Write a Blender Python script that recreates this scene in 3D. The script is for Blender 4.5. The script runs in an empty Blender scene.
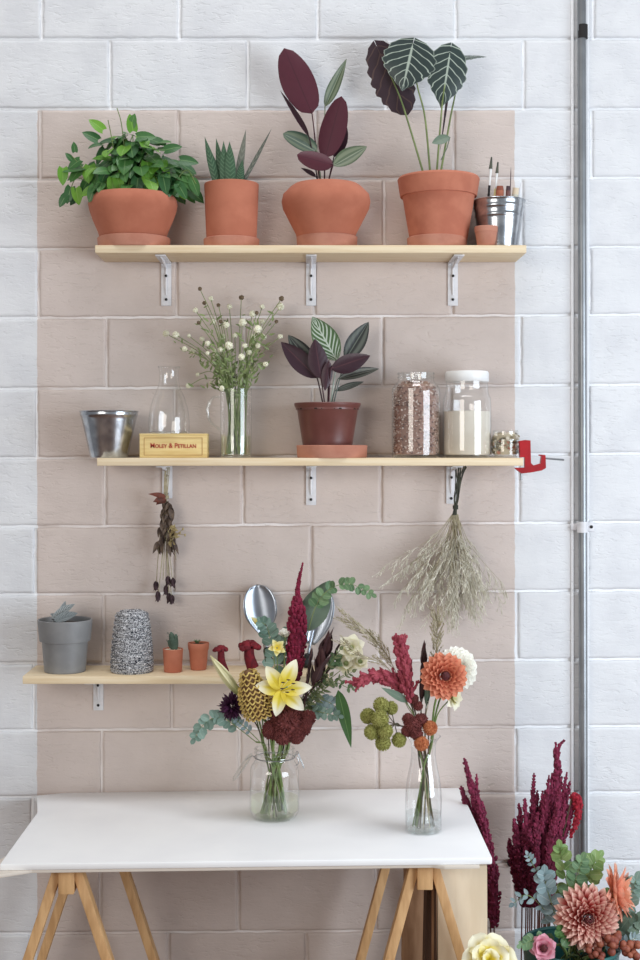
import bpy, bmesh, math, random
from mathutils import Vector, Matrix
from mathutils import noise as mnoise
PI = math.pi
R = random.Random(7)
COL = bpy.context.scene.collection

# ------------------------------------------------------------------ camera frame
F, CX, CY, CAMD, EYE = 1343.0, 304.0, 449.0, 3.95, 1.74
def S(px, py, y=0.0):
    d = CAMD + y
    return Vector(((px - CX) * d / F, y, EYE - (py - CY) * d / F))
def ZZ(py, y): return EYE - (py - CY) * (CAMD + y) / F
def XX(px, y): return (px - CX) * (CAMD + y) / F
def LN(p, y): return p * (CAMD + y) / F

# ------------------------------------------------------------------ colours / materials
def lin(c):
    f = lambda u: u / 12.92 if u <= .04045 else ((u + .055) / 1.055) ** 2.4
    return tuple(f(v / 255.0) for v in c) + (1.0,)
class NT:
    def __init__(s, name):
        s.m = bpy.data.materials.new(name); s.m.use_nodes = True
        s.t = s.m.node_tree; s.t.nodes.clear()
        s.out = s.n('ShaderNodeOutputMaterial')
    def n(s, ty, **kw):
        nd = s.t.nodes.new(ty)
        for k, v in kw.items(): setattr(nd, k, v)
        return nd
    def put(s, sock, v):
        if isinstance(v, bpy.types.NodeSocket): s.t.links.new(v, sock)
        elif v is not None: sock.default_value = v
    def math(s, op, a, b=None, c=None, clamp=False):
        nd = s.n('ShaderNodeMath', operation=op, use_clamp=clamp)
        s.put(nd.inputs[0], a)
        if b is not None: s.put(nd.inputs[1], b)
        if c is not None: s.put(nd.inputs[2], c)
        return nd.outputs[0]
    def mix(s, fac, a, b, blend='MIX'):
        nd = s.n('ShaderNodeMix', data_type='RGBA', blend_type=blend)
        s.put(nd.inputs[0], fac); s.put(nd.inputs[6], a); s.put(nd.inputs[7], b)
        return nd.outputs[2]
    def coord(s, kind='Object', scale=None):
        c = s.n('ShaderNodeTexCoord').outputs[kind]
        if scale:
            mp = s.n('ShaderNodeMapping'); s.put(mp.inputs['Vector'], c)
            mp.inputs['Scale'].default_value = scale; c = mp.outputs[0]
        return c
    def noise(s, scale, detail=3, vec=None, rough=.55, dist=0):
        nd = s.n('ShaderNodeTexNoise'); nd.inputs['Scale'].default_value = scale
        nd.inputs['Detail'].default_value = detail; nd.inputs['Roughness'].default_value = rough
        nd.inputs['Distortion'].default_value = dist
        s.put(nd.inputs['Vector'], vec if vec is not None else s.coord())
        return nd.outputs[0]
    def ramp(s, fac, lo, hi):
        nd = s.n('ShaderNodeMapRange', interpolation_type='SMOOTHSTEP')
        s.put(nd.inputs[0], fac); nd.inputs[1].default_value = lo; nd.inputs[2].default_value = hi
        return nd.outputs[0]
    def bump(s, h, strength=.3, dist=.002):
        nd = s.n('ShaderNodeBump'); nd.inputs['Strength'].default_value = strength
        nd.inputs['Distance'].default_value = dist; s.put(nd.inputs['Height'], h)
        return nd.outputs[0]
    def bsdf(s, col, rough=.6, metal=0, spec=.5, normal=None, sss=0, trans=0):
        b = s.n('ShaderNodeBsdfPrincipled')
        s.put(b.inputs['Base Color'], col); s.put(b.inputs['Roughness'], rough)
        s.put(b.inputs['Metallic'], metal); b.inputs['Specular IOR Level'].default_value = spec
        if normal is not None: s.put(b.inputs['Normal'], normal)
        o = b.outputs[0]
        if trans:
            t = s.n('ShaderNodeBsdfTranslucent'); s.put(t.inputs[0], col)
            mx = s.n('ShaderNodeMixShader'); mx.inputs[0].default_value = trans
            s.put(mx.inputs[1], o); s.put(mx.inputs[2], t.outputs[0]); o = mx.outputs[0]
        s.put(s.out.inputs[0], o)
        return s.m
def plain(name, c, rough=.6, metal=0, spec=.5, c2=None, nscale=20, bump=0, bscale=60, trans=0, stretch=None, lo=.35, hi=.65):
    t = NT(name); col = lin(c)
    vec = t.coord('Object', stretch) if stretch else None
    if c2 is not None: col = t.mix(t.ramp(t.noise(nscale, 4, vec), lo, hi), lin(c), lin(c2))
    nm = t.bump(t.noise(bscale, 4, vec), bump) if bump else None
    return t.bsdf(col, rough, metal, spec, nm, trans=trans)
def lf_nodes(t):
    a = t.n('ShaderNodeAttribute', attribute_name='lf')
    sp = t.n('ShaderNodeSeparateColor'); t.put(sp.inputs[0], a.outputs['Color'])
    return sp.outputs[0], sp.outputs[1], sp.outputs[2]
def leafmat(name, c1, c2, vein=None, pattern='plain', rough=.45, trans=.12, back=None, spec=.4, vw=.06, nveins=6.0, slant=.28):
    """u along the leaf, v across (0..1, .5 = midrib), r random per leaf"""
    t = NT(name); u, v, r = lf_nodes(t)
    av = t.math('ABSOLUTE', t.math('MULTIPLY', t.math('SUBTRACT', v, .5), 2.0))
    col = t.mix(r, lin(c1), lin(c2))
    nz = t.noise(70, 3)
    col = t.mix(t.math('MULTIPLY', t.ramp(nz, .35, .75), .35), col, lin(c2))
    s = t.math('SUBTRACT', u, t.math('MULTIPLY', av, slant))
    fr = t.math('ABSOLUTE', t.math('SUBTRACT', t.math('FRACT', t.math('MULTIPLY', s, nveins)), .5))
    mid = t.math('SUBTRACT', 1.0, t.ramp(av, vw * .5, vw * 1.4))
    if vein is not None:
        if pattern == 'alocasia':
            lat = t.math('SUBTRACT', 1.0, t.ramp(fr, .035, .09))
            ed = t.math('MULTIPLY', t.ramp(av, .94, .99), .6)
            k = t.math('MAXIMUM', t.math('MAXIMUM', mid, lat), ed)
        elif pattern == 'stripe':
            lat = t.math('SUBTRACT', 1.0, t.ramp(fr, .12, .26))
            k = t.math('MAXIMUM', mid, t.math('MULTIPLY', lat, t.math('SUBTRACT', 1.0, t.ramp(av, .7, 1.0))))
        elif pattern == 'band':
            lat = t.math('SUBTRACT', 1.0, t.ramp(t.math('ABSOLUTE', t.math('SUBTRACT', av, .55)), .1, .3))
            k = t.math('MAXIMUM', mid, t.math('MULTIPLY', lat, .7))
        else:
            k = t.math('MULTIPLY', mid, .7)
        col = t.mix(k, col, lin(vein))
    if back is not None:
        g = t.n('ShaderNodeNewGeometry').outputs['Backfacing']
        col = t.mix(g, col, lin(back))
    nm = t.bump(fr, .25, .001)
    return t.bsdf(col, rough, 0, spec, nm, trans=trans)
def petalmat(name, base, tip, throat=None, rough=.55, trans=.25, lo=.2, hi=.9):
    t = NT(name); u, v, r = lf_nodes(t)
    col = t.mix(t.ramp(u, lo, hi), lin(base), lin(tip))
    if throat is not None:
        av = t.math('ABSOLUTE', t.math('MULTIPLY', t.math('SUBTRACT', v, .5), 2.0))
        k = t.math('MULTIPLY', t.math('SUBTRACT', 1.0, t.ramp(av, .0, .4)), t.math('SUBTRACT', 1.0, t.ramp(u, .45, .9)))
        col = t.mix(k, col, lin(throat))
    col = t.mix(t.math('MULTIPLY', r, .18), col, lin(base))
    return t.bsdf(col, rough, 0, .3, None, trans=trans)
def glassmat(name, tint=(.97, .98, .98), edge=(.55, .6, .6), k=.55, refl=(1, 1, 1)):
    """thin clear glass: transparent body, darker towards grazing angles, mirror sheen by facing"""
    t = NT(name)
    lw = t.n('ShaderNodeLayerWeight'); lw.inputs[0].default_value = .35
    tr = t.n('ShaderNodeBsdfTransparent')
    t.put(tr.inputs[0], t.mix(t.ramp(lw.outputs['Facing'], .5, .98), tint + (1,), edge + (1,)))
    gl = t.n('ShaderNodeBsdfGlossy'); gl.inputs['Roughness'].default_value = .03; gl.inputs[0].default_value = refl + (1,)
    l2 = t.n('ShaderNodeLayerWeight'); l2.inputs[0].default_value = .5
    fz = t.math('POWER', l2.outputs['Facing'], 3.0)
    mx = t.n('ShaderNodeMixShader')
    t.put(mx.inputs[0], t.math('ADD', .08, t.math('MULTIPLY', fz, k), clamp=True))
    t.put(mx.inputs[1], tr.outputs[0]); t.put(mx.inputs[2], gl.outputs[0])
    t.put(t.out.inputs[0], mx.outputs[0])
    return t.m

# ------------------------------------------------------------------ mesh builder
class MB:
    def __init__(s): s.v = []; s.f = []; s.mi = []; s.a = []; s.cur = 0; s.X = None; s.rnd = 0.0
    def add(s, vs, fs, at=None):
        o = len(s.v)
        for i, p in enumerate(vs):
            p = Vector(p)
            if s.X is not None: p = s.X @ p
            s.v.append(p); s.a.append(at[i] if at else (0.5, 0.5, s.rnd))
        for f in fs: s.f.append([o + i for i in f]); s.mi.append(s.cur)
    def box(s, c, size, rot=None, bev=0.0, seg=2):
        bm = bmesh.new(); bmesh.ops.create_cube(bm, size=1.0)
        bmesh.ops.scale(bm, vec=Vector(size), verts=bm.verts)
        if bev: bmesh.ops.bevel(bm, geom=bm.edges[:], offset=bev, segments=seg, affect='EDGES', profile=.5)
        m = Matrix.Translation(Vector(c)) @ (rot.to_4x4() if rot else Matrix.Identity(4))
        s.add([m @ v.co for v in bm.verts], [[v.index for v in f.verts] for f in bm.faces]); bm.free()
    def beam(s, a, b, w, h, bev=.002, up=Vector((0, -1, 0))):
        a, b = Vector(a), Vector(b); d = b - a; z = d.normalized()
        x = up.cross(z).normalized(); y = z.cross(x)
        s.box((a + b) / 2, (w, h, d.length), Matrix((x, y, z)).transposed(), bev)
    def poly(s, pts, z0, z1, bev=0.0):
        bm = bmesh.new(); vs = [bm.verts.new((p[0], p[1], z0 + (p[2] if len(p) > 2 else 0))) for p in pts]
        f = bm.faces.new(vs); f.normal_update()
        if f.normal.z > 0: f.normal_flip()
        r = bmesh.ops.extrude_face_region(bm, geom=[f])
        bmesh.ops.translate(bm, vec=(0, 0, z1 - z0), verts=[g for g in r['geom'] if isinstance(g, bmesh.types.BMVert)])
        if bev: bmesh.ops.bevel(bm, geom=bm.edges[:], offset=bev, segments=2, affect='EDGES', profile=.5)
        bm.verts.index_update(); bmesh.ops.recalc_face_normals(bm, faces=bm.faces)
        s.add([v.co.copy() for v in bm.verts], [[v.index for v in f.verts] for f in bm.faces]); bm.free()
    def tube(s, pts, rad, n=7, cap=True):
        pts = [Vector(p) for p in pts]; m = len(pts)
        if not hasattr(rad, '__len__'): rad = [rad] * m
        T = [(pts[min(i + 1, m - 1)] - pts[max(i - 1, 0)]).normalized() for i in range(m)]
        ref = Vector((0, 0, 1)) if abs(T[0].z) < .9 else Vector((1, 0, 0))
        nx = T[0].cross(ref).normalized(); vs = []; at = []; fs = []
        for i in range(m):
            nx = (nx - T[i] * nx.dot(T[i]))
            nx = nx.normalized() if nx.length > 1e-6 else T[i].orthogonal().normalized()
            ny = T[i].cross(nx)
            for k in range(n):
                a = 2 * PI * k / n
                vs.append(pts[i] + (nx * math.cos(a) + ny * math.sin(a)) * rad[i]); at.append((i / max(1, m - 1), .5, s.rnd))
        for i in range(m - 1):
            for k in range(n):
                k2 = (k + 1) % n
                fs.append([i * n + k, i * n + k2, (i + 1) * n + k2, (i + 1) * n + k])
        if cap: fs.append(list(range(n))[::-1]); fs.append([(m - 1) * n + k for k in range(n)])
        s.add(vs, fs, at)
    def lathe(s, prof, c, n=48, fn=None):
        vs = []; fs = []; rings = []; c = Vector(c)
        for j, (r, z) in enumerate(prof):
            if r < 1e-6: rings.append([len(vs)]); vs.append(c + Vector((0, 0, z)))
            else:
                ring = []
                for k in range(n):
                    a = 2 * PI * k / n; rr = r + (fn(a, z) if fn else 0)
                    ring.append(len(vs)); vs.append(c + Vector((rr * math.cos(a), rr * math.sin(a), z)))
                rings.append(ring)
        for A, B in zip(rings, rings[1:]):
            if len(A) == 1 and len(B) == 1: continue
            if len(A) == 1: fs += [[A[0], B[(k + 1) % n], B[k]] for k in range(n)]
            elif len(B) == 1: fs += [[A[k], A[(k + 1) % n], B[0]] for k in range(n)]
            else: fs += [[A[k], A[(k + 1) % n], B[(k + 1) % n], B[k]] for k in range(n)]
        s.add(vs, fs)
    def ball(s, c, r, seg=10, rings=7, sc=(1, 1, 1), rot=None, jit=0):
        c = Vector(c); vs = []; fs = []
        for j in range(rings + 1):
            th = PI * j / rings
            for k in range(seg if 0 < j < rings else 1):
                a = 2 * PI * k / seg
                p = Vector((math.sin(th) * math.cos(a) * sc[0], math.sin(th) * math.sin(a) * sc[1], math.cos(th) * sc[2])) * r
                if jit: p *= 1 + jit * (R.random() - .5)
                if rot is not None: p = rot @ p
                vs.append(c + p)
        st = lambda j: 0 if j == 0 else 1 + (j - 1) * seg
        for j in range(rings):
            for k in range(seg):
                k2 = (k + 1) % seg
                if j == 0: fs.append([0, st(1) + k, st(1) + k2])
                elif j == rings - 1: fs.append([st(j) + k2, st(j) + k, st(rings)])
                else: fs.append([st(j) + k, st(j + 1) + k, st(j + 1) + k2, st(j) + k2])
        s.add(vs, fs)
    def leaf(s, base, d, nrm, L, W, shape='ovate', fold=0.0, cup=0.0, curl=0.0, lobe=0.0, nu=9, nv=6, wave=0.0, scallop=0.0, rnd=None, twist=0.0):
        base = Vector(base); d = Vector(d).normalized(); nrm = Vector(nrm)
        nrm = nrm - d * nrm.dot(d)
        nrm = nrm.normalized() if nrm.length > 1e-5 else d.orthogonal().normalized()
        side = d.cross(nrm); vs = []; at = []; fs = []; p = base.copy(); rnd = R.random() if rnd is None else rnd
        ph = R.random() * 6
        for i in range(nu + 1):
            u = i / nu; a = curl * u
            du = d * math.cos(a) - nrm * math.sin(a); nn = nrm * math.cos(a) + d * math.sin(a)
            if i: p = p + du * (L / nu)
            sd = side
            if twist:
                q = Matrix.Rotation(twist * u, 3, du); sd = q @ side; nn = q @ nn
            if shape == 'ovate': w = math.sin(PI * min(1, u ** .85)) ** .8 if 0 < u < 1 else 0
            elif shape == 'heart': w = (math.sqrt(max(0, 1 - ((u - .3) / .3) ** 2)) * .35 + .65 if u < .3 else math.cos((u - .3) / .7 * PI / 2) ** .8)
            elif shape == 'oblong': w = math.sin(PI * min(1, u ** .9)) ** .5 if 0 < u < 1 else 0
            elif shape == 'round': w = math.sqrt(max(0, 1 - (2 * u - 1) ** 2))
            elif shape == 'shield': w = math.sqrt(max(0, 1 - ((u - .36) / .36) ** 2)) if u < .36 else math.cos((u - .36) / .64 * PI / 2) ** 1.15
            elif shape == 'lance': w = (math.sin(PI * u ** .7) if u < 1 else 0) ** .9
            elif shape == 'blade': w = (1 - u ** 3.0) * (.75 + .25 * math.sin(PI * u))
            elif shape == 'arrow': w = (1 - u) ** .75 * (.9 + .25 * math.sin(PI * u)) if u > .12 else .72 + 1.6 * u
            elif shape == 'strap': w = min(1, (1 - u) * 5 + .05) * min(1, .35 + u * 1.6)
            elif shape == 'spoon': w = (.3 + .7 * math.sin(PI * .5 * min(1, u / .5))) * (1 if u < .55 else math.sqrt(max(0, 1 - ((u - .55) / .45) ** 2)))
            else: w = 1
            w = max(w, .015) * W / 2
            if scallop: w *= 1 + scallop * math.cos(u * 2 * PI * 7)
            for j in range(nv + 1):
                v = -1 + 2 * j / nv; b = abs(v)
                q = p + sd * (w * v) + nn * (fold * b * w + cup * v * v * w) - d * (lobe * L * b ** 1.5 * max(0, 1 - u * 2.2) ** 1.5)
                if wave: q = q + nn * (wave * W * b * math.sin(u * 11 + ph + (2 if v > 0 else 0)))
                vs.append(q); at.append((u, (v + 1) / 2, rnd))
        k = nv + 1
        for i in range(nu):
            for j in range(nv): fs.append([i * k + j, i * k + j + 1, (i + 1) * k + j + 1, (i + 1) * k + j])
        s.add(vs, fs, at)
        return p
    def build(s, name, mats, parent=None, origin=None, smooth=True, angle=40):
        if not isinstance(mats, (list, tuple)): mats = [mats]
        off = wloc(parent) if parent is not None else (Vector(origin) if origin is not None else Vector((0, 0, 0)))
        me = bpy.data.meshes.new(name)
        me.from_pydata([tuple(p - off) for p in s.v], [], s.f)
        for m in mats: me.materials.append(m)
        if len(mats) > 1: me.polygons.foreach_set('material_index', s.mi)
        at = me.color_attributes.new('lf', 'FLOAT_COLOR', 'POINT')
        at.data.foreach_set('color', [x for a in s.a for x in (a[0], a[1], a[2], 1.0)])
        if smooth:
            me.polygons.foreach_set('use_smooth', [True] * len(me.polygons))
            me.set_sharp_from_angle(angle=math.radians(angle))
        me.update()
        o = bpy.data.objects.new(name, me); COL.objects.link(o)
        if parent is not None: o.parent = parent
        else: o.location = off
        return o
def wloc(o):
    p = Vector((0, 0, 0))
    while o is not None: p += Vector(o.location); o = o.parent
    return p
def tag(o, label=None, cat=None, group=None, kind=None):
    for k, v in (('label', label), ('category', cat), ('group', group), ('kind', kind)):
        if v: o[k] = v
    return o
def thing(name, label, cat, loc, group=None):
    o = bpy.data.objects.new(name, None); o.empty_display_size = .03; COL.objects.link(o)
    o.location = loc; return tag(o, label, cat, group)
def copy_tree(o, loc=None, label=None, parent=None):
    c = o.copy(); COL.objects.link(c)
    if parent is not None: c.parent = parent
    if loc is not None: c.location = loc
    if label: c['label'] = label
    for ch in list(o.children): copy_tree(ch, None, None, c)
    return c
def orient(pos, d, roll=0.0):
    z = Vector(d).normalized(); up = Vector((0, 0, 1)) if abs(z.z) < .95 else Vector((0, 1, 0))
    x = up.cross(z).normalized(); y = z.cross(x)
    m = Matrix((x, y, z)).transposed().to_4x4()
    return Matrix.Translation(Vector(pos)) @ m @ Matrix.Rotation(roll, 4, 'Z')
def crom(P, n=6):
    P = [Vector(p) for p in P]; Q = [P[0] * 2 - P[1]] + P + [P[-1] * 2 - P[-2]]; out = []
    for i in range(1, len(Q) - 2):
        for k in range(n):
            t = k / n; a, b, c, d = Q[i - 1], Q[i], Q[i + 1], Q[i + 2]
            out.append(.5 * ((2 * b) + (c - a) * t + (2 * a - 5 * b + 4 * c - d) * t * t + (3 * b - a - 3 * c + d) * t ** 3))
    out.append(P[-1]); return out
def V(*a): return Vector(a)

# ------------------------------------------------------------------ material library
M = {}
M['terra'] = plain('terracotta', (188, 116, 90), .85, c2=(174, 103, 78), nscale=9, bump=.08, bscale=140)
M['terra_pale'] = plain('terracotta pale', (194, 136, 114), .9, c2=(180, 120, 99), nscale=14, bump=.08, bscale=140)
M['terra_bright'] = plain('terracotta bright', (194, 121, 95), .85, c2=(180, 107, 83), nscale=14)
M['brownpot'] = plain('brown plastic', (114, 68, 62), .36, c2=(106, 62, 56))
M['greypot'] = plain('grey plastic', (132, 132, 132), .45, c2=(124, 124, 125))
M['soil'] = plain('soil', (52, 40, 32), .95, c2=(34, 26, 22), nscale=120, bump=.8, bscale=160)
M['pine'] = plain('pine shelf', (234, 216, 184), .6, c2=(222, 198, 160), nscale=5, stretch=(1.2, 14, 30), lo=.3, hi=.75)
M['pinewall'] = M['pine']
M['trestle'] = plain('trestle pine', (214, 172, 122), .6, c2=(190, 146, 98), nscale=9, stretch=(6, 6, 1))
M['steel'] = plain('bracket steel', (226, 225, 228), .45, .0, c2=(212, 212, 215), nscale=40)
M['screw'] = plain('screw', (52, 50, 50), .5, .6)
M['galv'] = plain('galvanised', (204, 208, 212), .22, .97, c2=(168, 172, 178), nscale=30)
M['blade'] = plain('trowel steel', (176, 182, 192), .3, .9, c2=(160, 168, 178), nscale=14)
M['conduit'] = plain('conduit', (150, 153, 156), .4, .75, c2=(138, 141, 144), nscale=12)
M['glass'] = glassmat('clear glass', (.985, .99, .99), (.42, .46, .46), .75)
M['glass_thick'] = glassmat('thick glass', (.96, .975, .97), (.6, .64, .62), .5)
M['water'] = glassmat('water', (.93, .95, .88), (.66, .70, .58), .3)
M['water2'] = glassmat('clear water', (.92, .94, .94), (.62, .65, .66), .35)
M['wire'] = plain('wire', (150, 150, 150), .3, .9)
M['white'] = plain('white lid', (236, 236, 234), .4)
M['sand'] = plain('sand', (224, 216, 202), .95, c2=(212, 202, 186), nscale=8, bump=.2, bscale=400)
M['red'] = plain('red paint', (176, 22, 30), .35, c2=(150, 16, 26))
M['box'] = plain('box wood', (224, 200, 140), .6, c2=(212, 184, 122), nscale=5, stretch=(2, 10, 20))
M['boxline'] = plain('box line', (172, 132, 78), .6)
M['redink'] = plain('red ink', (168, 52, 38), .6)
M['black'] = plain('black', (22, 21, 22), .5)
M['tabletop'] = plain('white tabletop', (246, 246, 246), .45, c2=(240, 240, 241), nscale=3)
M['under'] = plain('under board', (214, 204, 192), .7)
M['stem'] = plain('stem green', (92, 116, 58), .55, c2=(118, 136, 76), nscale=30)
M['stem_dark'] = plain('stem dark', (66, 74, 44), .55, c2=(84, 60, 44), nscale=30)
M['stem_pale'] = plain('stem pale', (132, 146, 92), .55, c2=(110, 126, 76), nscale=30)
M['stem_red'] = plain('reddish stem', (150, 98, 92), .6, c2=(122, 84, 66), nscale=20)
M['straw'] = plain('straw', (182, 172, 144), .7, c2=(156, 146, 120), nscale=60)
M['straw_lt'] = plain('straw light', (222, 217, 202), .7, c2=(196, 190, 170), nscale=60)
M['straw_dk'] = plain('dark dry stem', (86, 88, 74), .7, c2=(64, 66, 58), nscale=60)
M['dry'] = plain('dry leaf', (118, 100, 84), .8, c2=(80, 66, 60), nscale=60)
M['dry_red'] = plain('dry red', (128, 70, 56), .8, c2=(92, 62, 56), nscale=60)
M['dry_plum'] = plain('dry plum', (84, 62, 66), .8, c2=(64, 46, 52), nscale=60)
M['dry_gold'] = plain('dry gold', (190, 174, 126), .8, c2=(158, 140, 98), nscale=60)
M['bush'] = leafmat('bush leaf', (84, 130, 66), (46, 90, 50), (126, 160, 102), rough=.38, trans=.14)
M['bush_lt'] = leafmat('young bush leaf', (122, 172, 60), (96, 150, 54), (150, 190, 100), rough=.4, trans=.2)
M['snake'] = leafmat('snake leaf', (62, 92, 66), (40, 70, 50), (84, 112, 84), 'stripe', .45, .05, nveins=11, slant=.12, vw=.01)
M['snake_g'] = leafmat('snake leaf grey', (108, 110, 98), (84, 90, 80), (124, 126, 114), 'stripe', .5, .05, nveins=9, slant=.1, vw=.01)
M['burg'] = leafmat('burgundy leaf', (86, 32, 46), (74, 26, 40), (62, 22, 34), rough=.5, trans=.08, vw=.04)
M['burg_dk'] = leafmat('dark burgundy leaf', (60, 30, 40), (46, 24, 34), (40, 20, 28), rough=.45, trans=.05, vw=.04)
M['sage'] = leafmat('sage leaf', (104, 116, 92), (80, 96, 72), (136, 144, 120), 'band', .4, .1)
M['sage_dk'] = leafmat('dark sage leaf', (84, 100, 84), (62, 80, 66), (112, 122, 100), 'band', .4, .08)
M['aloc'] = leafmat('alocasia leaf', (64, 78, 74), (50, 62, 60), (172, 184, 170), 'alocasia', .4, .05, vw=.05, nveins=6.5, slant=.3)
M['aloc_back'] = leafmat('alocasia back', (58, 36, 46), (46, 28, 38), (82, 60, 56), 'alocasia', .5, .05, vw=.03, nveins=5)
M['plum'] = leafmat('plum leaf', (66, 36, 46), (48, 28, 38), (84, 50, 56), rough=.42, trans=.05)
M['plum_g'] = leafmat('plum green leaf', (54, 58, 54), (40, 42, 42), (104, 110, 100), 'band', .35, .05)
M['striped'] = leafmat('striped leaf', (88, 112, 70), (70, 96, 58), (186, 196, 180), 'stripe', .4, .1, nveins=8, slant=.35)
M['silver'] = leafmat('silver leaf', (160, 166, 166), (120, 128, 130), (88, 94, 96), 'stripe', .5, .05, nveins=8)
M['cactus'] = plain('cactus', (84, 104, 88), .7, c2=(64, 84, 70), nscale=60)
M['euca'] = leafmat('eucalyptus', (134, 158, 146), (102, 130, 116), (160, 176, 164), rough=.6, trans=.1)
M['euca_g'] = leafmat('green eucalyptus', (118, 146, 104), (86, 118, 82), (150, 170, 130), rough=.55, trans=.12)
M['euca_b'] = leafmat('blue eucalyptus', (150, 168, 170), (120, 142, 144), (176, 188, 188), rough=.6, trans=.1)
M['euca_y'] = leafmat('bright eucalyptus', (150, 172, 104), (112, 146, 84), (176, 190, 140), rough=.5, trans=.2)
M['olivesprig'] = leafmat('olive sprig', (122, 132, 92), (92, 104, 70), (150, 156, 116), rough=.55, trans=.1)
M['green'] = leafmat('green leaf', (84, 124, 62), (64, 100, 52), (120, 150, 90), rough=.42, trans=.15)
M['deep'] = leafmat('deep green leaf', (112, 130, 112), (92, 112, 96), (128, 142, 122), rough=.45, trans=.1)
M['leuca'] = leafmat('leucadendron', (84, 52, 54), (60, 44, 46), (104, 74, 68), rough=.5, trans=.05)
M['lily'] = petalmat('lily petal', (236, 216, 78), (250, 247, 226), (222, 200, 50), lo=.3, hi=.85)
M['lilybud'] = petalmat('lily bud', (176, 186, 110), (236, 228, 190), lo=.0, hi=.5)
M['anther'] = plain('anther', (58, 28, 20), .7)
M['ginger'] = plain('ginger bracts', (208, 182, 104), .55, c2=(184, 152, 82), nscale=40)
M['ginger_dk'] = plain('ginger cells', (112, 78, 44), .6)
M['dkpurple'] = petalmat('dark purple petal', (46, 18, 40), (70, 30, 60), trans=.05)
M['maroon'] = plain('maroon plush', (118, 58, 54), .9, c2=(98, 44, 42), nscale=80)
M['crimson'] = plain('crimson velvet', (120, 22, 34), .9, c2=(88, 14, 26), nscale=90, bump=.5, bscale=220)
M['amar'] = plain('amaranth', (138, 30, 62), .9, c2=(112, 22, 50), nscale=90)
M['amar2'] = plain('amaranth purple', (134, 40, 72), .9, c2=(104, 30, 56), nscale=70)
M['amar_red'] = plain('amaranth red', (168, 28, 48), .9, c2=(130, 22, 40), nscale=90)
M['foxtail'] = plain('foxtail red', (172, 78, 90), .85, c2=(146, 54, 70), nscale=70)
M['cream'] = petalmat('cream petal', (228, 226, 176), (250, 246, 226), lo=.1, hi=.6)
M['whitepet'] = petalmat('white petal', (232, 232, 208), (252, 250, 242), lo=.1, hi=.6)
M['yellowpet'] = petalmat('yellow petal', (236, 214, 84), (248, 240, 180), lo=.2, hi=.9)
M['orange'] = petalmat('orange petal', (200, 100, 76), (238, 160, 126), lo=.2, hi=1.0)
M['coral'] = petalmat('coral petal', (182, 66, 60), (252, 216, 198), lo=.5, hi=1.0)
M['coral_side'] = petalmat('coral side', (246, 216, 150), (246, 182, 160), lo=.0, hi=.3)
M['pink'] = petalmat('pink petal', (214, 96, 128), (242, 178, 194), lo=.1, hi=.8)
M['darkcentre'] = plain('dark flower centre', (96, 32, 36), .8, c2=(60, 24, 26), nscale=200)
M['olive'] = plain('olive plush', (160, 158, 92), .95, c2=(136, 136, 70), nscale=90)
M['orangeball'] = plain('orange plush', (198, 128, 84), .95, c2=(172, 98, 62), nscale=90)
M['brownberry'] = plain('brown berry', (120, 56, 46), .6, c2=(150, 84, 60), nscale=30)
M['clover'] = plain('white flower head', (240, 238, 218), .8, c2=(222, 220, 190), nscale=200)
M['clover_d'] = plain('brown flower head', (134, 116, 92), .9, c2=(104, 88, 70), nscale=200)
M['teal'] = plain('teal plastic', (44, 98, 96), .4)
M['kraft'] = plain('kraft paper', (160, 124, 94), .85, c2=(128, 92, 64), nscale=6, stretch=(4, 4, .6))
M['kraft_dk'] = plain('dark kraft', (96, 70, 52), .9, c2=(76, 54, 42), nscale=6, stretch=(8, 8, .5))
M['ply'] = plain('pale board', (230, 214, 188), .7, c2=(218, 200, 172), nscale=4, stretch=(5, 5, 1))
M['floorm'] = plain('wooden floor', (112, 74, 48), .7, c2=(96, 62, 40), nscale=3, bump=.1, bscale=50)
def yarnmat():
    t = NT('speckled twine')
    n1 = t.noise(190, 2, None, .55, 2.2)
    col = t.mix(t.ramp(n1, .46, .54), lin((40, 42, 52)), lin((222, 222, 224)))
    return t.bsdf(col, .9, 0, .2)
M['yarn'] = yarnmat()
def chipmat(name, cols):
    t = NT(name); u, v, r = lf_nodes(t)
    cr = t.n('ShaderNodeValToRGB'); cr.color_ramp.interpolation = 'CONSTANT'; e = cr.color_ramp.elements
    e[0].color = lin(cols[0]); e[0].position = 0; e[1].color = lin(cols[1]); e[1].position = 1 / len(cols)
    for i, c in enumerate(cols[2:]): el = e.new((i + 2) / len(cols)); el.color = lin(c)
    t.put(cr.inputs[0], r)
    return t.bsdf(cr.outputs[0], .85)
M['chips'] = chipmat('bark chips', [(164, 132, 118), (198, 176, 162), (134, 102, 90), (216, 200, 190), (176, 146, 130), (112, 88, 80)])
M['pebbles'] = chipmat('mixed pebbles', [(190, 176, 150), (120, 112, 88), (164, 110, 86), (214, 204, 186), (92, 84, 70), (150, 140, 112)])
M['gravel'] = chipmat('white gravel', [(226, 214, 190), (204, 186, 156), (236, 230, 216)])

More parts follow.
